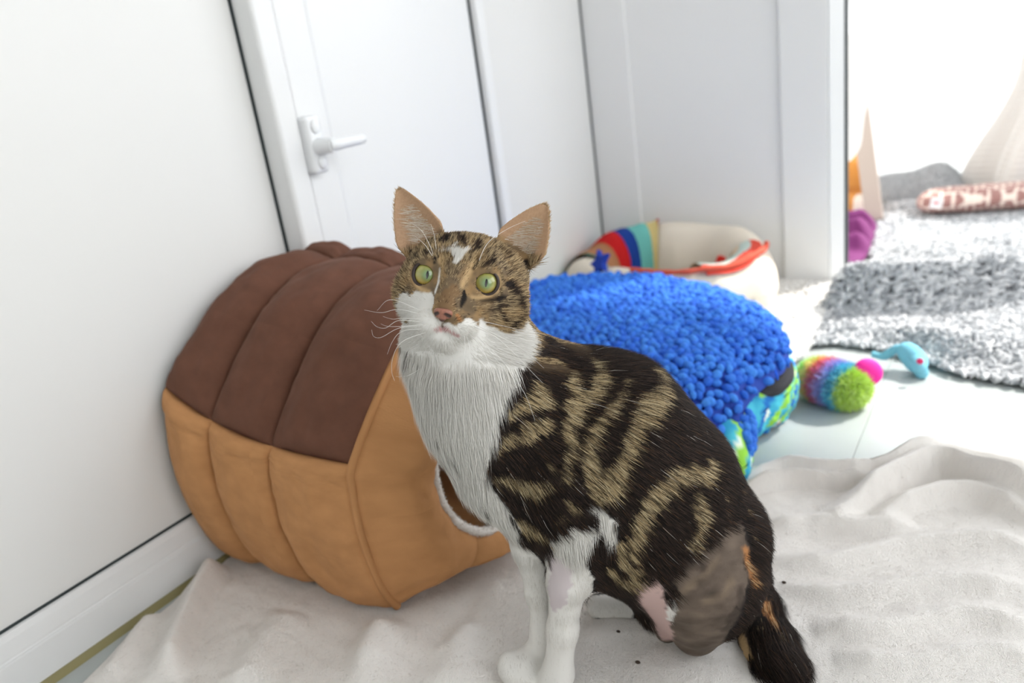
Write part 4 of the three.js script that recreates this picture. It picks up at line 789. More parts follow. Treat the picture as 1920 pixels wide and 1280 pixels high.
  const bl = mesh('fleece_blanket', g, phys([1, 1, 1], { map: tone, roughness: 1, bumpMap: nap, bumpScale: 0.0026, sheen: 0.4, sheenRoughness: 0.6, sheenColor: col(C(240, 235, 230)) }));
  tag(bl, 'rumpled cream fleece blanket spread under the cat and the cave', 'blanket');
  // nap: short fibres that catch the light
  const pos = g.attributes.position, nor = g.attributes.normal, fl = [], fi = g.index;
  for (let k = 0; k < 80000; k++) {
    const t = Math.floor(rnd() * fi.count / 3) * 3, a = fi.getX(t);
    const p = vec(pos.getX(a), pos.getY(a), pos.getZ(a)), d2 = Math.hypot(p.x, p.z); if (rnd() > clamp(0.75 / (d2 + 0.05) - 0.35)) continue;
    const b = fi.getX(t + 1), c = fi.getX(t + 2), u = rnd() * 0.5, v = rnd() * 0.5;
    p.x += (pos.getX(b) - p.x) * u + (pos.getX(c) - p.x) * v; p.z += (pos.getZ(b) - p.z) * u + (pos.getZ(c) - p.z) * v; 
    const n2 = vec(nor.getX(a), nor.getY(a), nor.getZ(a)); if (n2.y < 0) n2.negate();
    const w = noise(p.x * 25, 3, p.z * 25) * 6, dir = vec(Math.cos(w), 0, Math.sin(w)).add(vec(gauss(), 0, gauss()).multiplyScalar(0.6)).addScaledVector(n2, rr(0.2, 0.7));
    fl.push({ p, dir, n: n2, len: rr(0.0018, 0.0038), w: 0.0003, c: mixc(C(240, 236, 230), C(196, 188, 178), rnd()) });
  }
  strands('nap', fl, mat([1, 1, 1], { roughness: 1 }), bl, 0.3);
  // crumbs of litter on the blanket
  for (const [px, py, s] of [[1470, 1094, 0.0016], [1160, 1190, 0.0015], [1517, 1251, 0.0014], [1196, 1242, 0.0018]]) {
    const p = FL(px, py, 0.009); const gg = new THREE.IcosahedronGeometry(s, 1); gg.scale(1.3, 0.7, 0.9); gg.translate(p.x, 0.0095 + rf(p.x, p.z) * 0.9, p.z);
    tag(mesh('crumb', gg, mat(C(60, 48, 38))), 'tiny dark crumb of litter on the cream blanket', 'crumb', 'crumbs on the blanket');
  }
}
// ---------------------------------------------------------------- mats, bed and toys
function domePad(outline, cy, o = {}) { // a soft pad: closed outline of points (with their own heights) rising to cy in the middle
  const c = spline(outline, true), n = o.n ?? 160, m = o.m ?? 30, ctr = (o.center ?? outline.reduce((s, p) => s.add(p), vec()).divideScalar(outline.length)).clone(), pts = c.getSpacedPoints(n);
  const f = (u, v) => { // v: 0 the middle, 1 the rim
    const E = pts[Math.round(u * n) % n], k = Math.pow(v, 0.7), p = vec(lerp(ctr.x, E.x, k), 0, lerp(ctr.z, E.z, k));
    p.y = lerp(E.y, cy, Math.pow(1 - Math.pow(k, o.pow ?? 3), 0.8)) + (o.h ? o.h(p.x, p.z, k) : 0); return p;
  };
  return { f, geo: (op = {}) => gridGeo(n + 1, m, f, { closeU: true, ...op }), ctr, n, m };
}
function skirt(outline, y0, bulge = 0.01, o = {}) { // the side of a pad from its rim down to y0
  const c = spline(outline, true), n = o.n ?? 160, pts = c.getSpacedPoints(n), ctr = outline.reduce((s, p) => s.add(p), vec()).divideScalar(outline.length);
  return gridGeo(n + 1, 16, (u, v) => { const E = pts[Math.round(u * n) % n], d = vec(E.x - ctr.x, 0, E.z - ctr.z).normalize(), b = bulge * Math.sin(Math.PI * v) - (o.tuck ?? 0.012) * v + (o.h ? o.h(u, v) : 0); return vec(E.x + d.x * b, lerp(E.y, y0, v), E.z + d.z * b); }, { closeU: true, flip: true, ...o.op });
}
function nub(rx = 1, ry = 1, rz = 1) { // one plump loop of yarn
  const g = new THREE.SphereGeometry(1, 12, 8), p = g.attributes.position;
  for (let i = 0; i < p.count; i++) { const x = p.getX(i), k = 1 - 0.18 * x * x; p.setXYZ(i, x * rx, p.getY(i) * ry * k + 0.22 * (1 - x * x) * ry, p.getZ(i) * rz * k); }
  g.computeVertexNormals(); return g;
}
function tufts(name, list, geo, m, parent) { // list of {p, x, n, s, c}: long axis x, up n
  const im = new THREE.InstancedMesh(geo, m, list.length), M = new THREE.Matrix4(), a = vec(), b = vec(), c = vec(), cc = new THREE.Color();
  list.forEach((t, i) => {
    b.copy(t.n).normalize(); a.copy(t.x).addScaledVector(b, -t.x.dot(b)).normalize(); if (t.pitch) { a.addScaledVector(b, t.pitch).normalize(); b.addScaledVector(a, -b.dot(a)).normalize(); } c.crossVectors(a, b);
    M.makeBasis(a.multiplyScalar(t.s[0]), b.multiplyScalar(t.s[1]), c.multiplyScalar(t.s[2])); M.setPosition(t.p);
    im.setMatrixAt(i, M); im.setColorAt(i, cc.setRGB(t.c[0], t.c[1], t.c[2]));
  });
  im.name = name; shadows(im); stuff(im); parent.add(im); return im;
}
const inPoly = (x, z, poly) => { let k = false; for (let i = 0, j = poly.length - 1; i < poly.length; j = i++) if ((poly[i].z > z) !== (poly[j].z > z) && x < (poly[j].x - poly[i].x) * (z - poly[i].z) / (poly[j].z - poly[i].z) + poly[i].x) k = !k; return k; };
const yarn = fuzzTex(256, 5000, 9, 2);

{ // turquoise fleece cushion, dark felt pad and the blue chenille mat on top of it
  const rim = [FL(1005, 530, 0.128), FL(1130, 520, 0.122), FL(1240, 524, 0.114), FL(1330, 545, 0.104), FL(1400, 572, 0.092), FL(1450, 608, 0.088), FL(1478, 650, 0.083), FL(1474, 688, 0.078), FL(1430, 728, 0.074), FL(1398, 770, 0.066), FL(1388, 815, 0.052), FL(1376, 846, 0.036), FL(1330, 850, 0.045), FL(1250, 830, 0.06), FL(1130, 780, 0.075), FL(1020, 680, 0.1)];
  const pad = domePad(rim, 0.124, { pow: 4, n: 200, m: 40, h: (x, z) => 0.004 * fbm(x * 14, z * 14, 3, 3) });
  const mt = tag(group('chenille_mat'), 'bright blue chenille mat with plump yarn loops behind the cat', 'mat');
  mesh('backing', pad.geo(), mat(C(20, 62, 160)), mt);
  const M_blue = phys([1, 1, 1], { roughness: 0.85, bumpMap: yarn, bumpScale: 0.0006, sheen: 0.5, sheenRoughness: 0.5, sheenColor: col(C(90, 140, 240)) });
  const list = [], step = 0.0098, poly = spline(rim, true).getSpacedPoints(200);
  const up = vec(0, 1, 0);
  const heightAt = (x, z) => { // look the pad's height up along the spoke through (x, z)
    const th = Math.atan2(z - pad.ctr.z, x - pad.ctr.x); let bi = 0, bd = 9; for (let i = 0; i < 200; i++) { const t = Math.atan2(poly[i].z - pad.ctr.z, poly[i].x - pad.ctr.x), d = Math.abs(Math.atan2(Math.sin(t - th), Math.cos(t - th))); if (d < bd) { bd = d; bi = i; } }
    const E = poly[bi], R = Math.hypot(E.x - pad.ctr.x, E.z - pad.ctr.z), k = clamp(Math.hypot(x - pad.ctr.x, z - pad.ctr.z) / R);
    return [lerp(E.y, 0.124, Math.pow(1 - Math.pow(k, 4), 0.8)) + 0.004 * fbm(x * 14, z * 14, 3, 3), k, E];
  };
  let row = 0;
  for (let z = -1.45; z < -0.6; z += step * 0.72, row++) for (let x = -0.85 + (row % 2) * step * 0.6; x < -0.1; x += step * 1.18) {
    const X = x + rr(-1, 1) * 0.003, Z = z + rr(-1, 1) * 0.003; if (!inPoly(X, Z, poly)) continue;
    const [y, k, E] = heightAt(X, Z), [yx] = heightAt(X + 0.006, Z), [yz] = heightAt(X, Z + 0.006), n = vec(-(yx - y) / 0.006, 1, -(yz - y) / 0.006).normalize();
    const a = rr(0, 6.28), s = rr(0.8, 1.2), t = rnd();
    list.push({ p: vec(X, y + rr(0.001, 0.005), Z), x: vec(Math.cos(a), rr(-0.3, 0.3), Math.sin(a)), n, pitch: rr(-0.3, 0.3), s: [0.0074 * s, 0.0048 * s, 0.0050 * s], c: mixc(C(30, 98, 214), C(66, 142, 238), t) });
  }
  // loops hanging over the front corner
  const fr = spline([FL(1398, 770, 0.066), FL(1388, 815, 0.052), FL(1376, 846, 0.036), FL(1350, 850, 0.04)]);
  for (let k = 0; k < 150; k++) { const t = rnd(), p = fr.getPoint(t); p.y -= rnd() * 0.03; p.x += 0.004 + rnd() * 0.008; p.z += 0.005; list.push({ p, x: vec(rr(-0.4, 0.4), -1, rr(-0.4, 0.4)), n: vec(0.7, 0.4, 0.6), s: [0.007, 0.0045, 0.0048], c: mixc(C(30, 98, 214), C(66, 142, 238), rnd()) }); }
  tufts('yarn_loops', list, nub(), M_blue, mt);
  const M_strand = phys(C(30, 96, 220), { roughness: 0.9 });
  for (const [px, py, y, qx, qy] of [[1452, 650, 0.088, 1468, 672], [1440, 668, 0.088, 1450, 700], [1446, 686, 0.084, 1458, 712], [1426, 690, 0.085, 1432, 722], [1416, 705, 0.08, 1420, 742], [1470, 660, 0.084, 1478, 690], [1405, 725, 0.078, 1408, 752], [1460, 640, 0.086, 1480, 652], [1385, 800, 0.05, 1396, 838], [1392, 780, 0.055, 1402, 812]]) {
    const a = FL(px, py, y), D = depthOf(a); mesh('loose_strand', tube([a, P((px + qx) / 2 + 2, (py + qy) / 2, D - 0.012), P(qx, qy, D - 0.012)], (t) => 0.0035 * (1 - t * 0.55), 12, 8), M_strand, mt);
  }
  // dark felt pad between mat and cushion
  const fel = [FL(1380, 640, 0.07), FL(1440, 650, 0.072), FL(1484, 676, 0.07), FL(1486, 700, 0.066), FL(1462, 728, 0.062), FL(1425, 745, 0.058), FL(1396, 762, 0.053), FL(1360, 740, 0.06)];
  const fp = tag(group('felt_pad'), 'charcoal felt pad showing under the edge of the blue mat', 'mat');
  const M_felt = phys(C(62, 62, 66), { roughness: 1, bumpMap: yarn, bumpScale: 0.0012 });
  mesh('top_face', domePad(fel, 0.072, { pow: 5 }).geo(), M_felt, fp); mesh('side_band', skirt(fel, 0.05, 0.002, { tuck: 0.002 }), M_felt, fp);
  // cushion with a printed cover
  const cu = [FL(1030, 560, 0.1), FL(1200, 556, 0.095), FL(1330, 572, 0.085), FL(1420, 600, 0.072), FL(1480, 660, 0.062), FL(1494, 702, 0.056), FL(1478, 738, 0.05), FL(1440, 765, 0.046), FL(1412, 800, 0.04), FL(1408, 850, 0.034), FL(1396, 876, 0.03), FL(1340, 880, 0.03), FL(1250, 850, 0.04), FL(1120, 790, 0.055), FL(1030, 690, 0.07)];
  const cs = tag(group('fleece_cushion'), 'turquoise printed fleece cushion with green and white motifs under the blue mat', 'cushion');
  const print = (p) => {
    const w = [p.x * 30 + 0.8 * noise(p.x * 20, p.y * 20, p.z * 20), (p.y * 1.3 + p.z) * 30]; let c = mixc(C(36, 150, 196), C(78, 196, 216), clamp(0.5 + 1.2 * fbm(p.x * 40, p.y * 40, p.z * 40, 2)));
    const cell = (k, s) => { const gx = Math.floor(w[0] * k), gz = Math.floor(w[1] * k), h = Math.abs(Math.sin(gx * 12.9898 + gz * 78.233 + s) * 43758.5453) % 1, h2 = (h * 97.3) % 1; return [h, Math.hypot(w[0] * k - gx - 0.3 - 0.4 * h, w[1] * k - gz - 0.3 - 0.4 * h2)]; };
    const [h1, d1] = cell(0.8, 1); if (h1 > 0.4 && d1 < 0.34) c = C(150, 214, 72);
    const [h2, d2] = cell(1.7, 5); if (h2 > 0.55 && d2 < 0.22) c = C(236, 244, 228);
    const [h3, d3] = cell(1.3, 9); if (h3 > 0.8 && d3 < 0.16) c = C(224, 140, 60);
    const [h4, d4] = cell(1.1, 13); if (h4 > 0.6 && d4 < 0.3) c = C(20, 108, 188);
    return c;
  };
  const M_cu = new THREE.MeshPhysicalMaterial({ vertexColors: true, roughness: 0.9, side: THREE.DoubleSide, bumpMap: yarn, bumpScale: 0.0006 });
  const fold = (x, z) => 0.004 * fbm(x * 40, z * 40, 8, 2);
  mesh('cover_top', domePad(cu, 0.08, { pow: 5, h: fold, n: 240 }).geo({ color: (u, v, p) => print(p) }), M_cu, cs);
  mesh('cover_side', skirt(cu, 0.004, 0.008, { n: 400, tuck: 0.014, h: (u, v) => 0.005 * fbm(u * 90, v * 3, 2, 2) * (0.4 + v), op: { color: (u, v, p) => print(p) } }), M_cu, cs);
}

{ // cream bolster bed against the back wall
  const bed = tag(group('bolster_bed'), 'cream fleece bolster cat bed against the grey wall', 'pet bed');
  const c = vec(-0.545, 0, -1.342), A = 0.15, B = 0.1, R0 = 0.045;
  const ringP = (u) => { const a = u * Math.PI * 2, ca = Math.cos(a), sa = Math.sin(a); return [vec(c.x + Math.sign(ca) * Math.pow(Math.abs(ca), 0.8) * A, 0, c.z + Math.sign(sa) * Math.pow(Math.abs(sa), 0.8) * B), a]; };
  const rimH = (a) => 0.052 + 0.018 * Math.max(0, -Math.sin(a)); // higher at the wall
  const tor = (u, v, k = 1) => {
    const [q, a] = ringP(u), out = vec(q.x - c.x, 0, q.z - c.z).normalize(), b = v * Math.PI * 2, h = rimH(a);
    const lump = 1 + 0.05 * Math.sin(a * 7 + 1) + 0.06 * noise(Math.cos(a) * 3, Math.sin(a) * 3, b * 0.4);
    return vec(q.x + out.x * Math.cos(b) * R0 * k * lump, 0.006 + h + Math.sin(b) * (h + 0.004) * k * lump, q.z + out.z * Math.cos(b) * R0 * k * lump);
  };
  const M_cream = phys(C(232, 222, 206), { roughness: 1, bumpMap: yarn, bumpScale: 0.0012 });
  mesh('bolster', gridGeo(161, 41, (u, v) => { const p = tor(u, v); p.y = Math.max(p.y, 0.004); return p; }, { uv: (u, v) => [u * 14, v * 4], closeU: true }), M_cream, bed);
  mesh('bed_base', gridGeo(40, 20, (u, v) => { const [q] = ringP(u); return vec(lerp(c.x, q.x, v), 0.03 + 0.008 * (1 - v) + 0.004 * fbm(q.x * v * 20, q.z * v * 20, 3), lerp(c.z, q.z, v)); }, { uv: (u, v) => [u * 8, v * 2], closeU: true }), M_cream, bed);
  // knitted striped blanket draped over the front and left of the bolster
  const kn = tag(group('striped_blanket'), 'knitted blanket striped red, blue, mint and rust lying in the cream bed', 'blanket');
  const stripes = [[0.0, C(110, 205, 190)], [0.07, C(176, 122, 84)], [0.27, C(205, 24, 26)], [0.42, C(18, 62, 150)], [0.56, C(120, 205, 196)], [0.70, C(226, 206, 140)], [0.78, C(206, 60, 50)], [0.83, C(228, 214, 190)], [0.92, C(120, 150, 150)], [1.01, C(220, 210, 190)]];
  const pick = (t, S) => { let k = S[0][1]; for (const [a, q] of S) if (t >= a) k = q; return k; };
  const M_knit = new THREE.MeshPhysicalMaterial({ vertexColors: true, roughness: 1, side: THREE.DoubleSide, bumpMap: yarn, bumpScale: 0.0015 });
  // left flap: over the bolster from outside to inside
  mesh('left_flap', gridGeo(160, 50, (u, v) => { const a = lerp(0.45, 0.70, u), p = tor(a + 0.012 * Math.sin(v * 5), lerp(0.02, 0.62, v), 1.07 + 0.04 * fbm(u * 5, v * 3, 4, 2)); p.y += 0.004 + 0.006 * noise(u * 6, v * 3, 1); return p; }, { color: (u, v) => pick(clamp((u) * 0.78 + 0.015 * Math.sin(v * 6) - 0.06 * (v - 0.5)), stripes), uv: (u, v) => [u * 6, v * 3] }), M_knit, kn);
  // middle lying in the bed
  mesh('middle', gridGeo(80, 40, (u, v) => { const [q] = ringP(lerp(0.42, 0.13, u)); const k = lerp(0.35, 0.78, v); return vec(lerp(c.x, q.x, k), 0.05 + 0.02 * noise(u * 5, v * 4, 6) + 0.03 * v * v, lerp(c.z, q.z, k)); }, { color: (u, v) => pick(clamp(0.5 + u * 0.5 + 0.05 * Math.sin(v * 9)), [[0, C(120, 205, 196)], [0.62, C(226, 206, 140)], [0.7, C(190, 196, 90)], [0.78, C(205, 50, 40)], [0.85, C(130, 160, 170)], [0.92, C(120, 30, 40)]]), uv: (u, v) => [u * 5, v * 3] }), M_knit, kn);
  // right flap: from inside over the right end
  const S2 = [[0, C(228, 80, 62)], [0.2, C(206, 222, 214)], [0.38, C(232, 208, 178)], [0.5, C(176, 150, 96)], [0.58, C(232, 214, 190)], [0.68, C(150, 130, 66)], [0.76, C(206, 160, 120)], [0.84, C(112, 24, 40)]];
  mesh('right_flap', gridGeo(90, 50, (u, v) => { const p = tor(lerp(0.16, -0.055, u), lerp(0.14 + 0.05 * u, 0.56, v), 1.06 + 0.04 * fbm(u * 5, v * 3, 14, 2)); p.y += 0.004; return p; }, { color: (u, v) => pick(clamp(v + 0.03 * Math.sin(u * 9)), S2), uv: (u, v) => [u * 4, v * 3] }), M_knit, kn);
  mesh('binding', tube([...Array(14)].map((_, i) => { const u = i / 13; const p = tor(lerp(0.26, -0.06, u), lerp(0.20, 0.165, u) - 0.02 * Math.sin(u * 7), 1.1); p.y += 0.004; return p; }), (t) => 0.0046 + 0.002 * noise(t * 14, 0, 3), 80, 10), phys(C(226, 96, 74), { roughness: 1, bumpMap: yarn, bumpScale: 0.001 }), kn);
  const kb = new THREE.SphereGeometry(0.014, 20, 16); { const p = kb.attributes.position; for (let i = 0; i < p.count; i++) { const k = 1 + 0.25 * noise(p.getX(i) * 90, p.getY(i) * 90, p.getZ(i) * 90); p.setXYZ(i, p.getX(i) * k, p.getY(i) * k * 1.2, p.getZ(i) * k); } kb.computeVertexNormals(); } { const q = FL(1356, 494, 0.085); kb.translate(q.x, q.y, q.z); } mesh('bunched_fold', kb, phys(C(222, 50, 40), { roughness: 1 }), kn);
  // small blue star toy
  const st = new THREE.Shape(); for (let i = 0; i < 10; i++) { const a = i / 10 * Math.PI * 2 + Math.PI / 2, r = i % 2 ? 0.016 : 0.036; st[i ? 'lineTo' : 'moveTo'](Math.cos(a) * r, Math.sin(a) * r); }
  const sg = new THREE.ExtrudeGeometry(st, { depth: 0.008, bevelEnabled: true, bevelSize: 0.005, bevelThickness: 0.005, bevelSegments: 4 });
  const so = mesh('star_toy', sg, phys(C(30, 62, 170), { roughness: 0.95 })); { const p = FL(1135, 522, 0.098); so.scale.setScalar(0.62); so.position.set(p.x, 0.128, p.z + 0.01); so.rotation.set(-0.5, -0.5, 0.3); }
  tag(so, 'dark blue felt star toy poking up between the bed and the blue mat', 'toy');
}

{ // white plush mat in front of the bed
  const rim = [F2(1330, 600), F2(1390, 560), F2(1450, 535), F2(1530, 524), F2(1600, 522), F2(1634, 545), F2(1610, 590), F2(1550, 610), F2(1522, 640), F2(1500, 680), F2(1470, 690), F2(1400, 660)].map(([x, z]) => vec(x, 0.006, z));
  const wm = tag(group('plush_mat'), 'white plush mat at the foot of the post beside the bolster bed', 'mat');
  const pd = domePad(rim, 0.024, { pow: 6 });
  mesh('backing', pd.geo(), mat(C(225, 222, 218)), wm);
  const list = []; for (let k = 0; k < 5200; k++) { const u = rnd(), v = Math.pow(rnd(), 0.62), p = pd.f(u, v), a = rr(0, 6.28); p.y += 0.003; list.push({ p, x: vec(Math.cos(a), 0, Math.sin(a)), n: vec(rr(-0.3, 0.3), 1, rr(-0.3, 0.3)), pitch: rr(0, 0.9), s: [rr(0.006, 0.010), 0.0032, 0.0036], c: mixc(C(238, 236, 233), C(222, 220, 217), rnd()) }); }
  tufts('plush_pile', list, nub(), phys([1, 1, 1], { roughness: 1 }), wm);
}

{ // grey shaggy rug with a fold in it
  const edge = [F2(1528, 652), F2(1560, 648), F2(1620, 655), F2(1680, 668), F2(1750, 690), F2(1830, 712), F2(1930, 728), [0.2, -1.14], [0.42, -1.3], [0.45, -1.9], [0.3, -2.24], [-0.1, -2.25], [-0.28, -2.25], F2(1655, 395), F2(1650, 420), F2(1644, 450), F2(1640, 485), F2(1632, 530), F2(1590, 565), F2(1540, 585), F2(1512, 610)];
  const poly = edge.map(([x, z]) => vec(x, 0, z));
  const rf = ridgeField([
    [[F2(1516, 600), F2(1560, 590), F2(1640, 588), F2(1720, 584), F2(1800, 582), F2(1900, 572), F2(2000, 560)].map(([x, z]) => [x, z + 0.02]), 0.075, 0.022, 0.09],
    [[F2(1640, 652), F2(1720, 662), F2(1800, 672), F2(1900, 680), F2(2000, 690)], 0.02, 0.05, 0.04],
    [[F2(1700, 500), F2(1800, 480), F2(1960, 470)], 0.012, 0.06, 0.08],
  ]);
  const hgt = (x, z) => { let d = 9; for (let i = 0; i < poly.length; i++) { const a = poly[i], b = poly[(i + 1) % poly.length], ux = b.x - a.x, uz = b.z - a.z, t = clamp(((x - a.x) * ux + (z - a.z) * uz) / (ux * ux + uz * uz)); d = Math.min(d, Math.hypot(x - a.x - ux * t, z - a.z - uz * t)); } return 0.005 + clamp(rf(x, z), 0, 0.09) * smooth(0, 0.05, d) + 0.006 * smooth(0, 0.04, d) + 0.004 * fbm(x * 7, z * 7, 2, 2) * smooth(0, 0.05, d); };
  const rug = tag(group('shaggy_rug'), 'grey and white shaggy chenille rug rippled over the floor of the sunlit room', 'rug');
  const c0 = vec(0.08, 0, -1.75), pts = spline(poly, true).getSpacedPoints(220);
  mesh('backing', gridGeo(221, 70, (u, v) => { const E = pts[Math.round(u * 220) % 220], x = lerp(c0.x, E.x, v * 0.985), z = lerp(c0.z, E.z, v * 0.985); return vec(x, Math.max(0.002, hgt(x, z) - 0.003), z); }, { closeU: true }), mat(C(120, 122, 126)), rug);
  const list = [];
  const put = (x, z, big) => {
    const y = hgt(x, z), n = vec(-(hgt(x + 0.008, z) - y) / 0.008, 1, -(hgt(x, z + 0.008) - y) / 0.008).normalize(), a = rr(0, 6.28), k = rnd(), m = 0.5 + 0.9 * fbm(x * 9, z * 9, 7, 2);
    const c = k < 0.3 ? mixc(C(140, 143, 147), C(166, 169, 173), rnd()) : k < 0.72 ? mixc(C(166, 169, 173), C(196, 198, 201), clamp(m)) : mixc(C(198, 200, 203), C(228, 228, 229), rnd());
    list.push({ p: vec(x, y + rr(0.001, 0.005), z), x: vec(Math.cos(a) * 0.7 - 0.5, 0, Math.sin(a) * 0.7 + 0.6), n, pitch: rr(-0.7, 0.1), s: [rr(0.0065, 0.0115) * big, rr(0.0028, 0.0038) * big, rr(0.003, 0.004) * big], c });
  };
  for (let k = 0; k < 90000; k++) { const x = rr(-0.36, 0.46), z = rr(-2.46, -1.1); if (!inPoly(x, z, poly)) continue; if (x > 0.15 && rnd() < 0.75) continue; put(x, z, 1); }
  for (let k = 0; k < 900; k++) { const q = pts[Math.floor(rnd() * 220)]; put(q.x + gauss() * 0.006, q.z + gauss() * 0.006, 1.05); }
  tufts('chenille_pile', list, nub(), phys([1, 1, 1], { roughness: 1 }), rug);
}

{ // rainbow plush kicker
  const toy = tag(group('rainbow_toy'), 'fluffy rainbow banded plush toy with a magenta ear on the grey floor', 'toy');
  const a = FL(1517, 703, 0.027), b = FL(1616, 736, 0.027), ax = b.clone().sub(a), L = ax.length() + 0.01; ax.normalize(); a.addScaledVector(ax, -0.01);
  const sd = ax.clone().cross(vec(0, 1, 0)).normalize();
  const rad = (t) => 0.027 * Math.pow(Math.max(0, 1 - Math.pow(Math.abs(t - 0.5) * 2, 3.2)), 0.55) * (0.92 + 0.16 * t);
  const bands = [[0, C(176, 232, 84)], [0.1, C(170, 236, 110)], [0.17, C(248, 236, 130)], [0.3, C(250, 180, 100)], [0.36, C(244, 90, 140)], [0.46, C(206, 176, 240)], [0.56, C(150, 170, 240)], [0.64, C(90, 212, 240)], [0.78, C(204, 238, 84)], [1, C(204, 238, 84)]];
  const colr = (t) => { for (let i = bands.length - 2; i >= 0; i--) if (t >= bands[i][0]) { const w = smooth(bands[i + 1][0] - 0.03, bands[i + 1][0], t); return mixc(bands[i][1], bands[i + 1][1], w * 0.6); } return bands[0][1]; };
  const S = (t, th) => { const r = rad(t); return a.clone().addScaledVector(ax, t * L).addScaledVector(sd, Math.cos(th) * r).add(vec(0, Math.sin(th) * r * 0.88, 0)); };
  mesh('body', gridGeo(41, 61, (u, v) => S(clamp(v, 0.001, 0.999), u * Math.PI * 2), { closeU: true, color: (u, v) => colr(v) }), new THREE.MeshPhysicalMaterial({ vertexColors: true, roughness: 1, side: THREE.DoubleSide }), toy);
  const list = []; for (let k = 0; k < 14000; k++) { const t = rr(0.005, 0.995), th = rr(0, 6.283), p = S(t, th), q = S(clamp(t + 0.01), th), n = p.clone().sub(a.clone().addScaledVector(ax, t * L)).normalize().addScaledVector(ax, (t - 0.5) * 1.2).normalize(); if (p.y < 0.003) continue; list.push({ p, dir: n.clone().add(vec(gauss(), gauss() - 0.2, gauss()).multiplyScalar(0.55)).addScaledVector(ax, 0.3), n: vec(gauss(), gauss(), gauss()).add(n).normalize(), len: rr(0.007, 0.013), w: 0.0013, c: mixc(colr(clamp(t + gauss() * 0.015)), [1, 1, 1], rnd() * 0.3) }); }
  strands('plush_fur', list, mat([1, 1, 1], { roughness: 1 }), toy, 0.3);
  const ear = new THREE.SphereGeometry(0.017, 28, 20), D = FL(1628, 697, 0.045); ear.scale(1.15, 1, 0.5); { const m = mesh('ear', ear, phys(C(240, 30, 160), { roughness: 0.7, sheen: 0.4, sheenColor: col(C(255, 120, 200)) }), toy); m.position.copy(D); m.rotation.set(-0.3, 0.6, -0.5); m.userData.label = 'smooth magenta fabric ear'; }
}
{ // pale blue felt mouse on the edge of the rug
  const mo = tag(group('mouse_toy'), 'small pale blue felt mouse with a long tail on the rug edge', 'toy');
  const M_m = phys(C(128, 200, 220), { roughness: 1, bumpMap: yarn, bumpScale: 0.0006 });
  const c = FL(1716, 676, 0.018), d = FL(1728, 698, 0.008);
  const p0 = FL(1690, 654, 0.026);
  mesh('body', tube([p0, FL(1702, 660, 0.026), c, FL(1724, 690, 0.014), d], (t) => 0.0155 * Math.pow(Math.sin(Math.PI * clamp(0.12 + t * 0.8)), 0.6) * (t > 0.97 ? 0.5 : 1), 40, 18), M_m, mo);
  const nz = new THREE.SphereGeometry(0.009, 16, 12); nz.translate(d.x, d.y, d.z); mesh('snout', nz, M_m, mo);
  mesh('tail', tube([p0, FL(1682, 652, 0.03), FL(1670, 660, 0.022), FL(1655, 668, 0.014), FL(1636, 664, 0.014)], (t) => 0.0055 - 0.001 * Math.cos(t * 7), 40, 10), M_m, mo);
  const er = new THREE.SphereGeometry(0.0045, 14, 10), e = FL(1725, 677, 0.03); er.scale(1, 1, 0.5); er.translate(e.x, e.y, e.z); mesh('ear', er, phys(C(222, 60, 110), { roughness: 0.9 }), mo);
}
// ---------------------------------------------------------------- things in the sunlit room beyond
{
  const cu = tag(group('leopard_cushion'), 'flat leopard print cushion with a small white label lying on the grey rug', 'cushion');
  const x0 = -0.212, x1 = 0.16, zc = -2.13;
  const spot = (p) => { // pale ground with brown rings
    let best = 9, hb = 0; const k = 76, gx = Math.floor(p.x * k), gy = Math.floor((p.y + p.z) * k);
    for (let i = -1; i <= 1; i++) for (let j = -1; j <= 1; j++) { const h = Math.abs(Math.sin((gx + i) * 127.1 + (gy + j) * 311.7) * 43758.5) % 1, h2 = (h * 57.3) % 1, d = Math.hypot(p.x * k - gx - i - 0.2 - 0.6 * h, (p.y + p.z) * k - gy - j - 0.2 - 0.6 * h2); if (d < best) { best = d; hb = h; } }
    return best < 0.40 ? C(160, 118, 112) : best < 0.48 ? C(190, 152, 144) : C(238, 220, 208);
  };
  const g = gridGeo(181, 121, (u, v) => { const a = u * Math.PI * 2, t = v, e = Math.pow(Math.max(0, 1 - Math.pow(Math.abs(t - 0.5) * 2, 8)), 0.5); const x = lerp(x0, x1, t); return vec(x, 0.045 + Math.sin(a) * 0.028 * e + 0.002 * noise(x * 30, a, 2), zc + 0.05 * (x - x0) + Math.cos(a) * 0.07 * e - 0.1 * (t - 0.5)); }, { closeU: true, color: (u, v, p) => spot(p) });
  mesh('cushion_body', g, new THREE.MeshPhysicalMaterial({ vertexColors: true, roughness: 0.9, side: THREE.DoubleSide }), cu);
  const lab = box('label', -0.013, 0.013, -0.012, 0.012, -0.001, 0.001, phys(C(236, 234, 236), { roughness: 0.7 }), cu, 0.0008); lab.position.copy(FL(1757, 378, 0.058)); lab.position.z += 0.015; lab.rotation.set(-0.45, -0.25, -0.12); lab.userData.label = 'white sewn label with a pink mark';
  const pm = new THREE.SphereGeometry(0.005, 12, 8); pm.scale(1.3, 0.6, 0.12); pm.translate(0, 0, 0.0012); mesh('pink_mark', pm, phys(C(232, 120, 130)), lab);
}
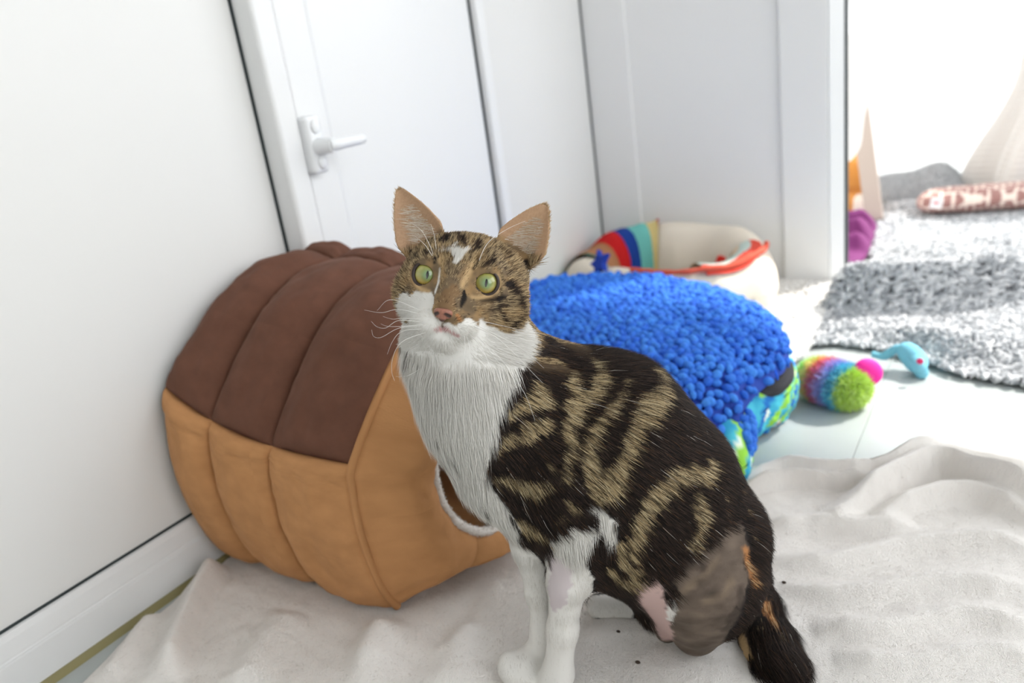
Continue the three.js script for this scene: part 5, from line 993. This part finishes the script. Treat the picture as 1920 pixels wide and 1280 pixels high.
{ // heap of grey faux fur behind the cushion
  const hp = tag(group('fur_heap'), 'heap of grey faux fur fabric against the far white wall', 'blanket');
  const rim = [[-0.40, -2.40], [-0.34, -2.30], [-0.24, -2.27], [-0.18, -2.27], [-0.13, -2.31], [-0.14, -2.45], [-0.16, -2.56], [-0.25, -2.58], [-0.38, -2.52]].map(([x, z]) => vec(x, 0.004, z));
  const hh = (x, z, k) => (1 - k) * (0.012 + 0.05 * Math.exp(-(((x + 0.17) / 0.05) ** 2)) - 0.02 * Math.exp(-(((x + 0.28) / 0.05) ** 2))) + 0.006 * fbm(x * 20, z * 20, 4, 2);
  const pd = domePad(rim, 0.045, { pow: 2, h: hh });
  mesh('fabric', pd.geo(), mat(C(190, 192, 195), { roughness: 1 }), hp);
  const list = []; for (let k = 0; k < 14000; k++) { const p = pd.f(rnd(), Math.pow(rnd(), 0.6)); list.push({ p, dir: vec(gauss(), rr(0.2, 1), gauss()), n: vec(gauss(), 1, 1), len: rr(0.008, 0.018), w: 0.0016, c: mixc(C(176, 179, 183), C(228, 230, 232), rnd()) }); }
  strands('pile', list, mat([1, 1, 1], { roughness: 1 }), hp);
}
{ // white waffle blanket piled at the right
  const bk = tag(group('waffle_blanket'), 'white waffle weave blanket piled high beside the leopard print cushion', 'blanket');
  const waffle = dataTex(128, (u, v) => { const k = 0.5 + 0.25 * Math.cos(u * 50.27) + 0.25 * Math.cos(v * 50.27); return [k, k, k]; }, false, 1);
  const M_w = phys(C(232, 228, 224), { roughness: 1, bumpMap: waffle, bumpScale: 0.002 });
  const top = (x, z) => 0.40 + 0.03 * noise(x * 6, z * 6, 2);
  const cx = 0.135, cz = -2.42;
  mesh('cloth', gridGeo(241, 90, (u, v) => {
    const a = u * Math.PI * 2, drop = smooth(0.35, 1, v), fold = 0.022 * Math.sin(a * 8 + 1.5) * drop + 0.012 * Math.sin(a * 17) * drop;
    const R = v < 0.35 ? 0.155 * v / 0.35 : 0.155 + 0.10 * Math.pow(drop, 1.6) + fold, x = cx + Math.cos(a) * R * (1 + 0.12 * Math.sin(a * 2)), z = Math.max(FZ + 0.015, cz + Math.sin(a) * R * 0.82);
    return vec(x, v < 0.35 ? top(x, z) - 0.02 * (v / 0.35) ** 2 : lerp(0.38, 0.012, (v - 0.35) / 0.65) + 0.004 * noise(x * 20, z * 20, 1), z);
  }, { closeU: true, uv: (u, v) => [u * 9, v * 5] }), M_w, bk);
}
{ // leaning board with torn paper, orange and white plush, purple cloth
  const bd = tag(group('leaning_board'), 'narrow off white board leaning behind the post', 'board');
  const a = FL(1640, 413, 0.012), top = P(1608, 165, depthOf(a) + 0.02);
  const ax = top.clone().sub(a), L = ax.length(), g = new RoundedBoxGeometry(0.04, L, 0.012, 2, 0.002); g.translate(0, L / 2, 0);
  const m = mesh('plank', g, phys(C(186, 172, 162), { roughness: 0.7 }), bd); m.position.copy(a); m.quaternion.setFromUnitVectors(vec(0, 1, 0), ax.clone().normalize());
  const sh = tag(group('hanging_cloth'), 'white cloth hanging in a point beside the post', 'cloth');
  const z = -1.93, pz = (px, py) => { const v = ray(px, py); return EYE.clone().addScaledVector(v, z / v.z); };
  const rightE = [pz(1640, 60), pz(1648, 120), pz(1640, 160), pz(1622, 210), pz(1617, 240), pz(1612, 275), pz(1600, 295), pz(1590, 305)];
  const rc = spline(rightE);
  mesh('cloth', gridGeo(30, 60, (u, v) => { const R = rc.getPoint(v), l = vec(-0.744, R.y + 0.02 * (1 - v), z - 0.02); const p = l.lerp(R, u); p.z += 0.012 * Math.sin(u * 9 + v * 3) + 0.004 * noise(u * 7, v * 9, 1); return p; }), phys(C(240, 238, 236), { roughness: 1 }), sh);
  const pl = tag(group('plush_animal'), 'orange and white plush animal sitting behind the leaning board', 'toy');
  const c = P(1603, 352, depthOf(a) + 0.10);
  const bodyS = (r, sx, sy, sz, off, cc, nm) => { const s = new THREE.SphereGeometry(r, 36, 26), p = s.attributes.position; for (let i = 0; i < p.count; i++) { const k = 1 + 0.06 * noise(p.getX(i) * 60, p.getY(i) * 60, p.getZ(i) * 60); p.setXYZ(i, p.getX(i) * sx * k, p.getY(i) * sy * k, p.getZ(i) * sz * k); } s.computeVertexNormals(); s.translate(c.x + off[0], c.y + off[1], c.z + off[2]); mesh(nm, s, phys(cc, { roughness: 1, bumpMap: yarn, bumpScale: 0.002 }), pl); };
  const fy = c.y; bodyS(0.05, 1, 1, 0.9, [0, 0.035, 0], C(214, 148, 74), 'head'); bodyS(0.052, 1, (fy) / 0.075, 1, [0.0, -0.045, 0], C(214, 150, 80), 'body'); bodyS(0.026, 1, 1.4, 0.8, [0.018, -0.045, 0.034], C(240, 232, 220), 'chest'); bodyS(0.014, 0.8, 1.2, 0.5, [0.03, 0.085, 0], C(206, 138, 66), 'ear'); bodyS(0.014, 0.8, 1.2, 0.5, [-0.03, 0.085, 0], C(206, 138, 66), 'ear');
  // purple cloth bunched at the foot of the post
  const pc = tag(group('purple_cloth'), 'bunched purple cloth at the foot of the post', 'cloth');
  const rim = [F2(1575, 500), F2(1600, 503), F2(1625, 485), F2(1640, 455), F2(1645, 428), F2(1620, 410), F2(1570, 420), F2(1560, 460)].map(([x, zz]) => vec(x, 0.004, zz));
  mesh('cloth', domePad(rim, 0.04, { pow: 2.2, n: 200, m: 50, h: (x, zz, k) => (1 - k * k) * 0.022 * Math.sin(zz * 60 + x * 40 + 2 * noise(x * 20, zz * 20, 1)) + 0.006 * fbm(x * 30, zz * 30, 3, 2) * (1 - k) }).geo(), phys(C(112, 42, 100), { roughness: 0.95, sheen: 0.3, sheenColor: col(C(170, 100, 160)) }), pc);
}
renderer.render(scene, camera);
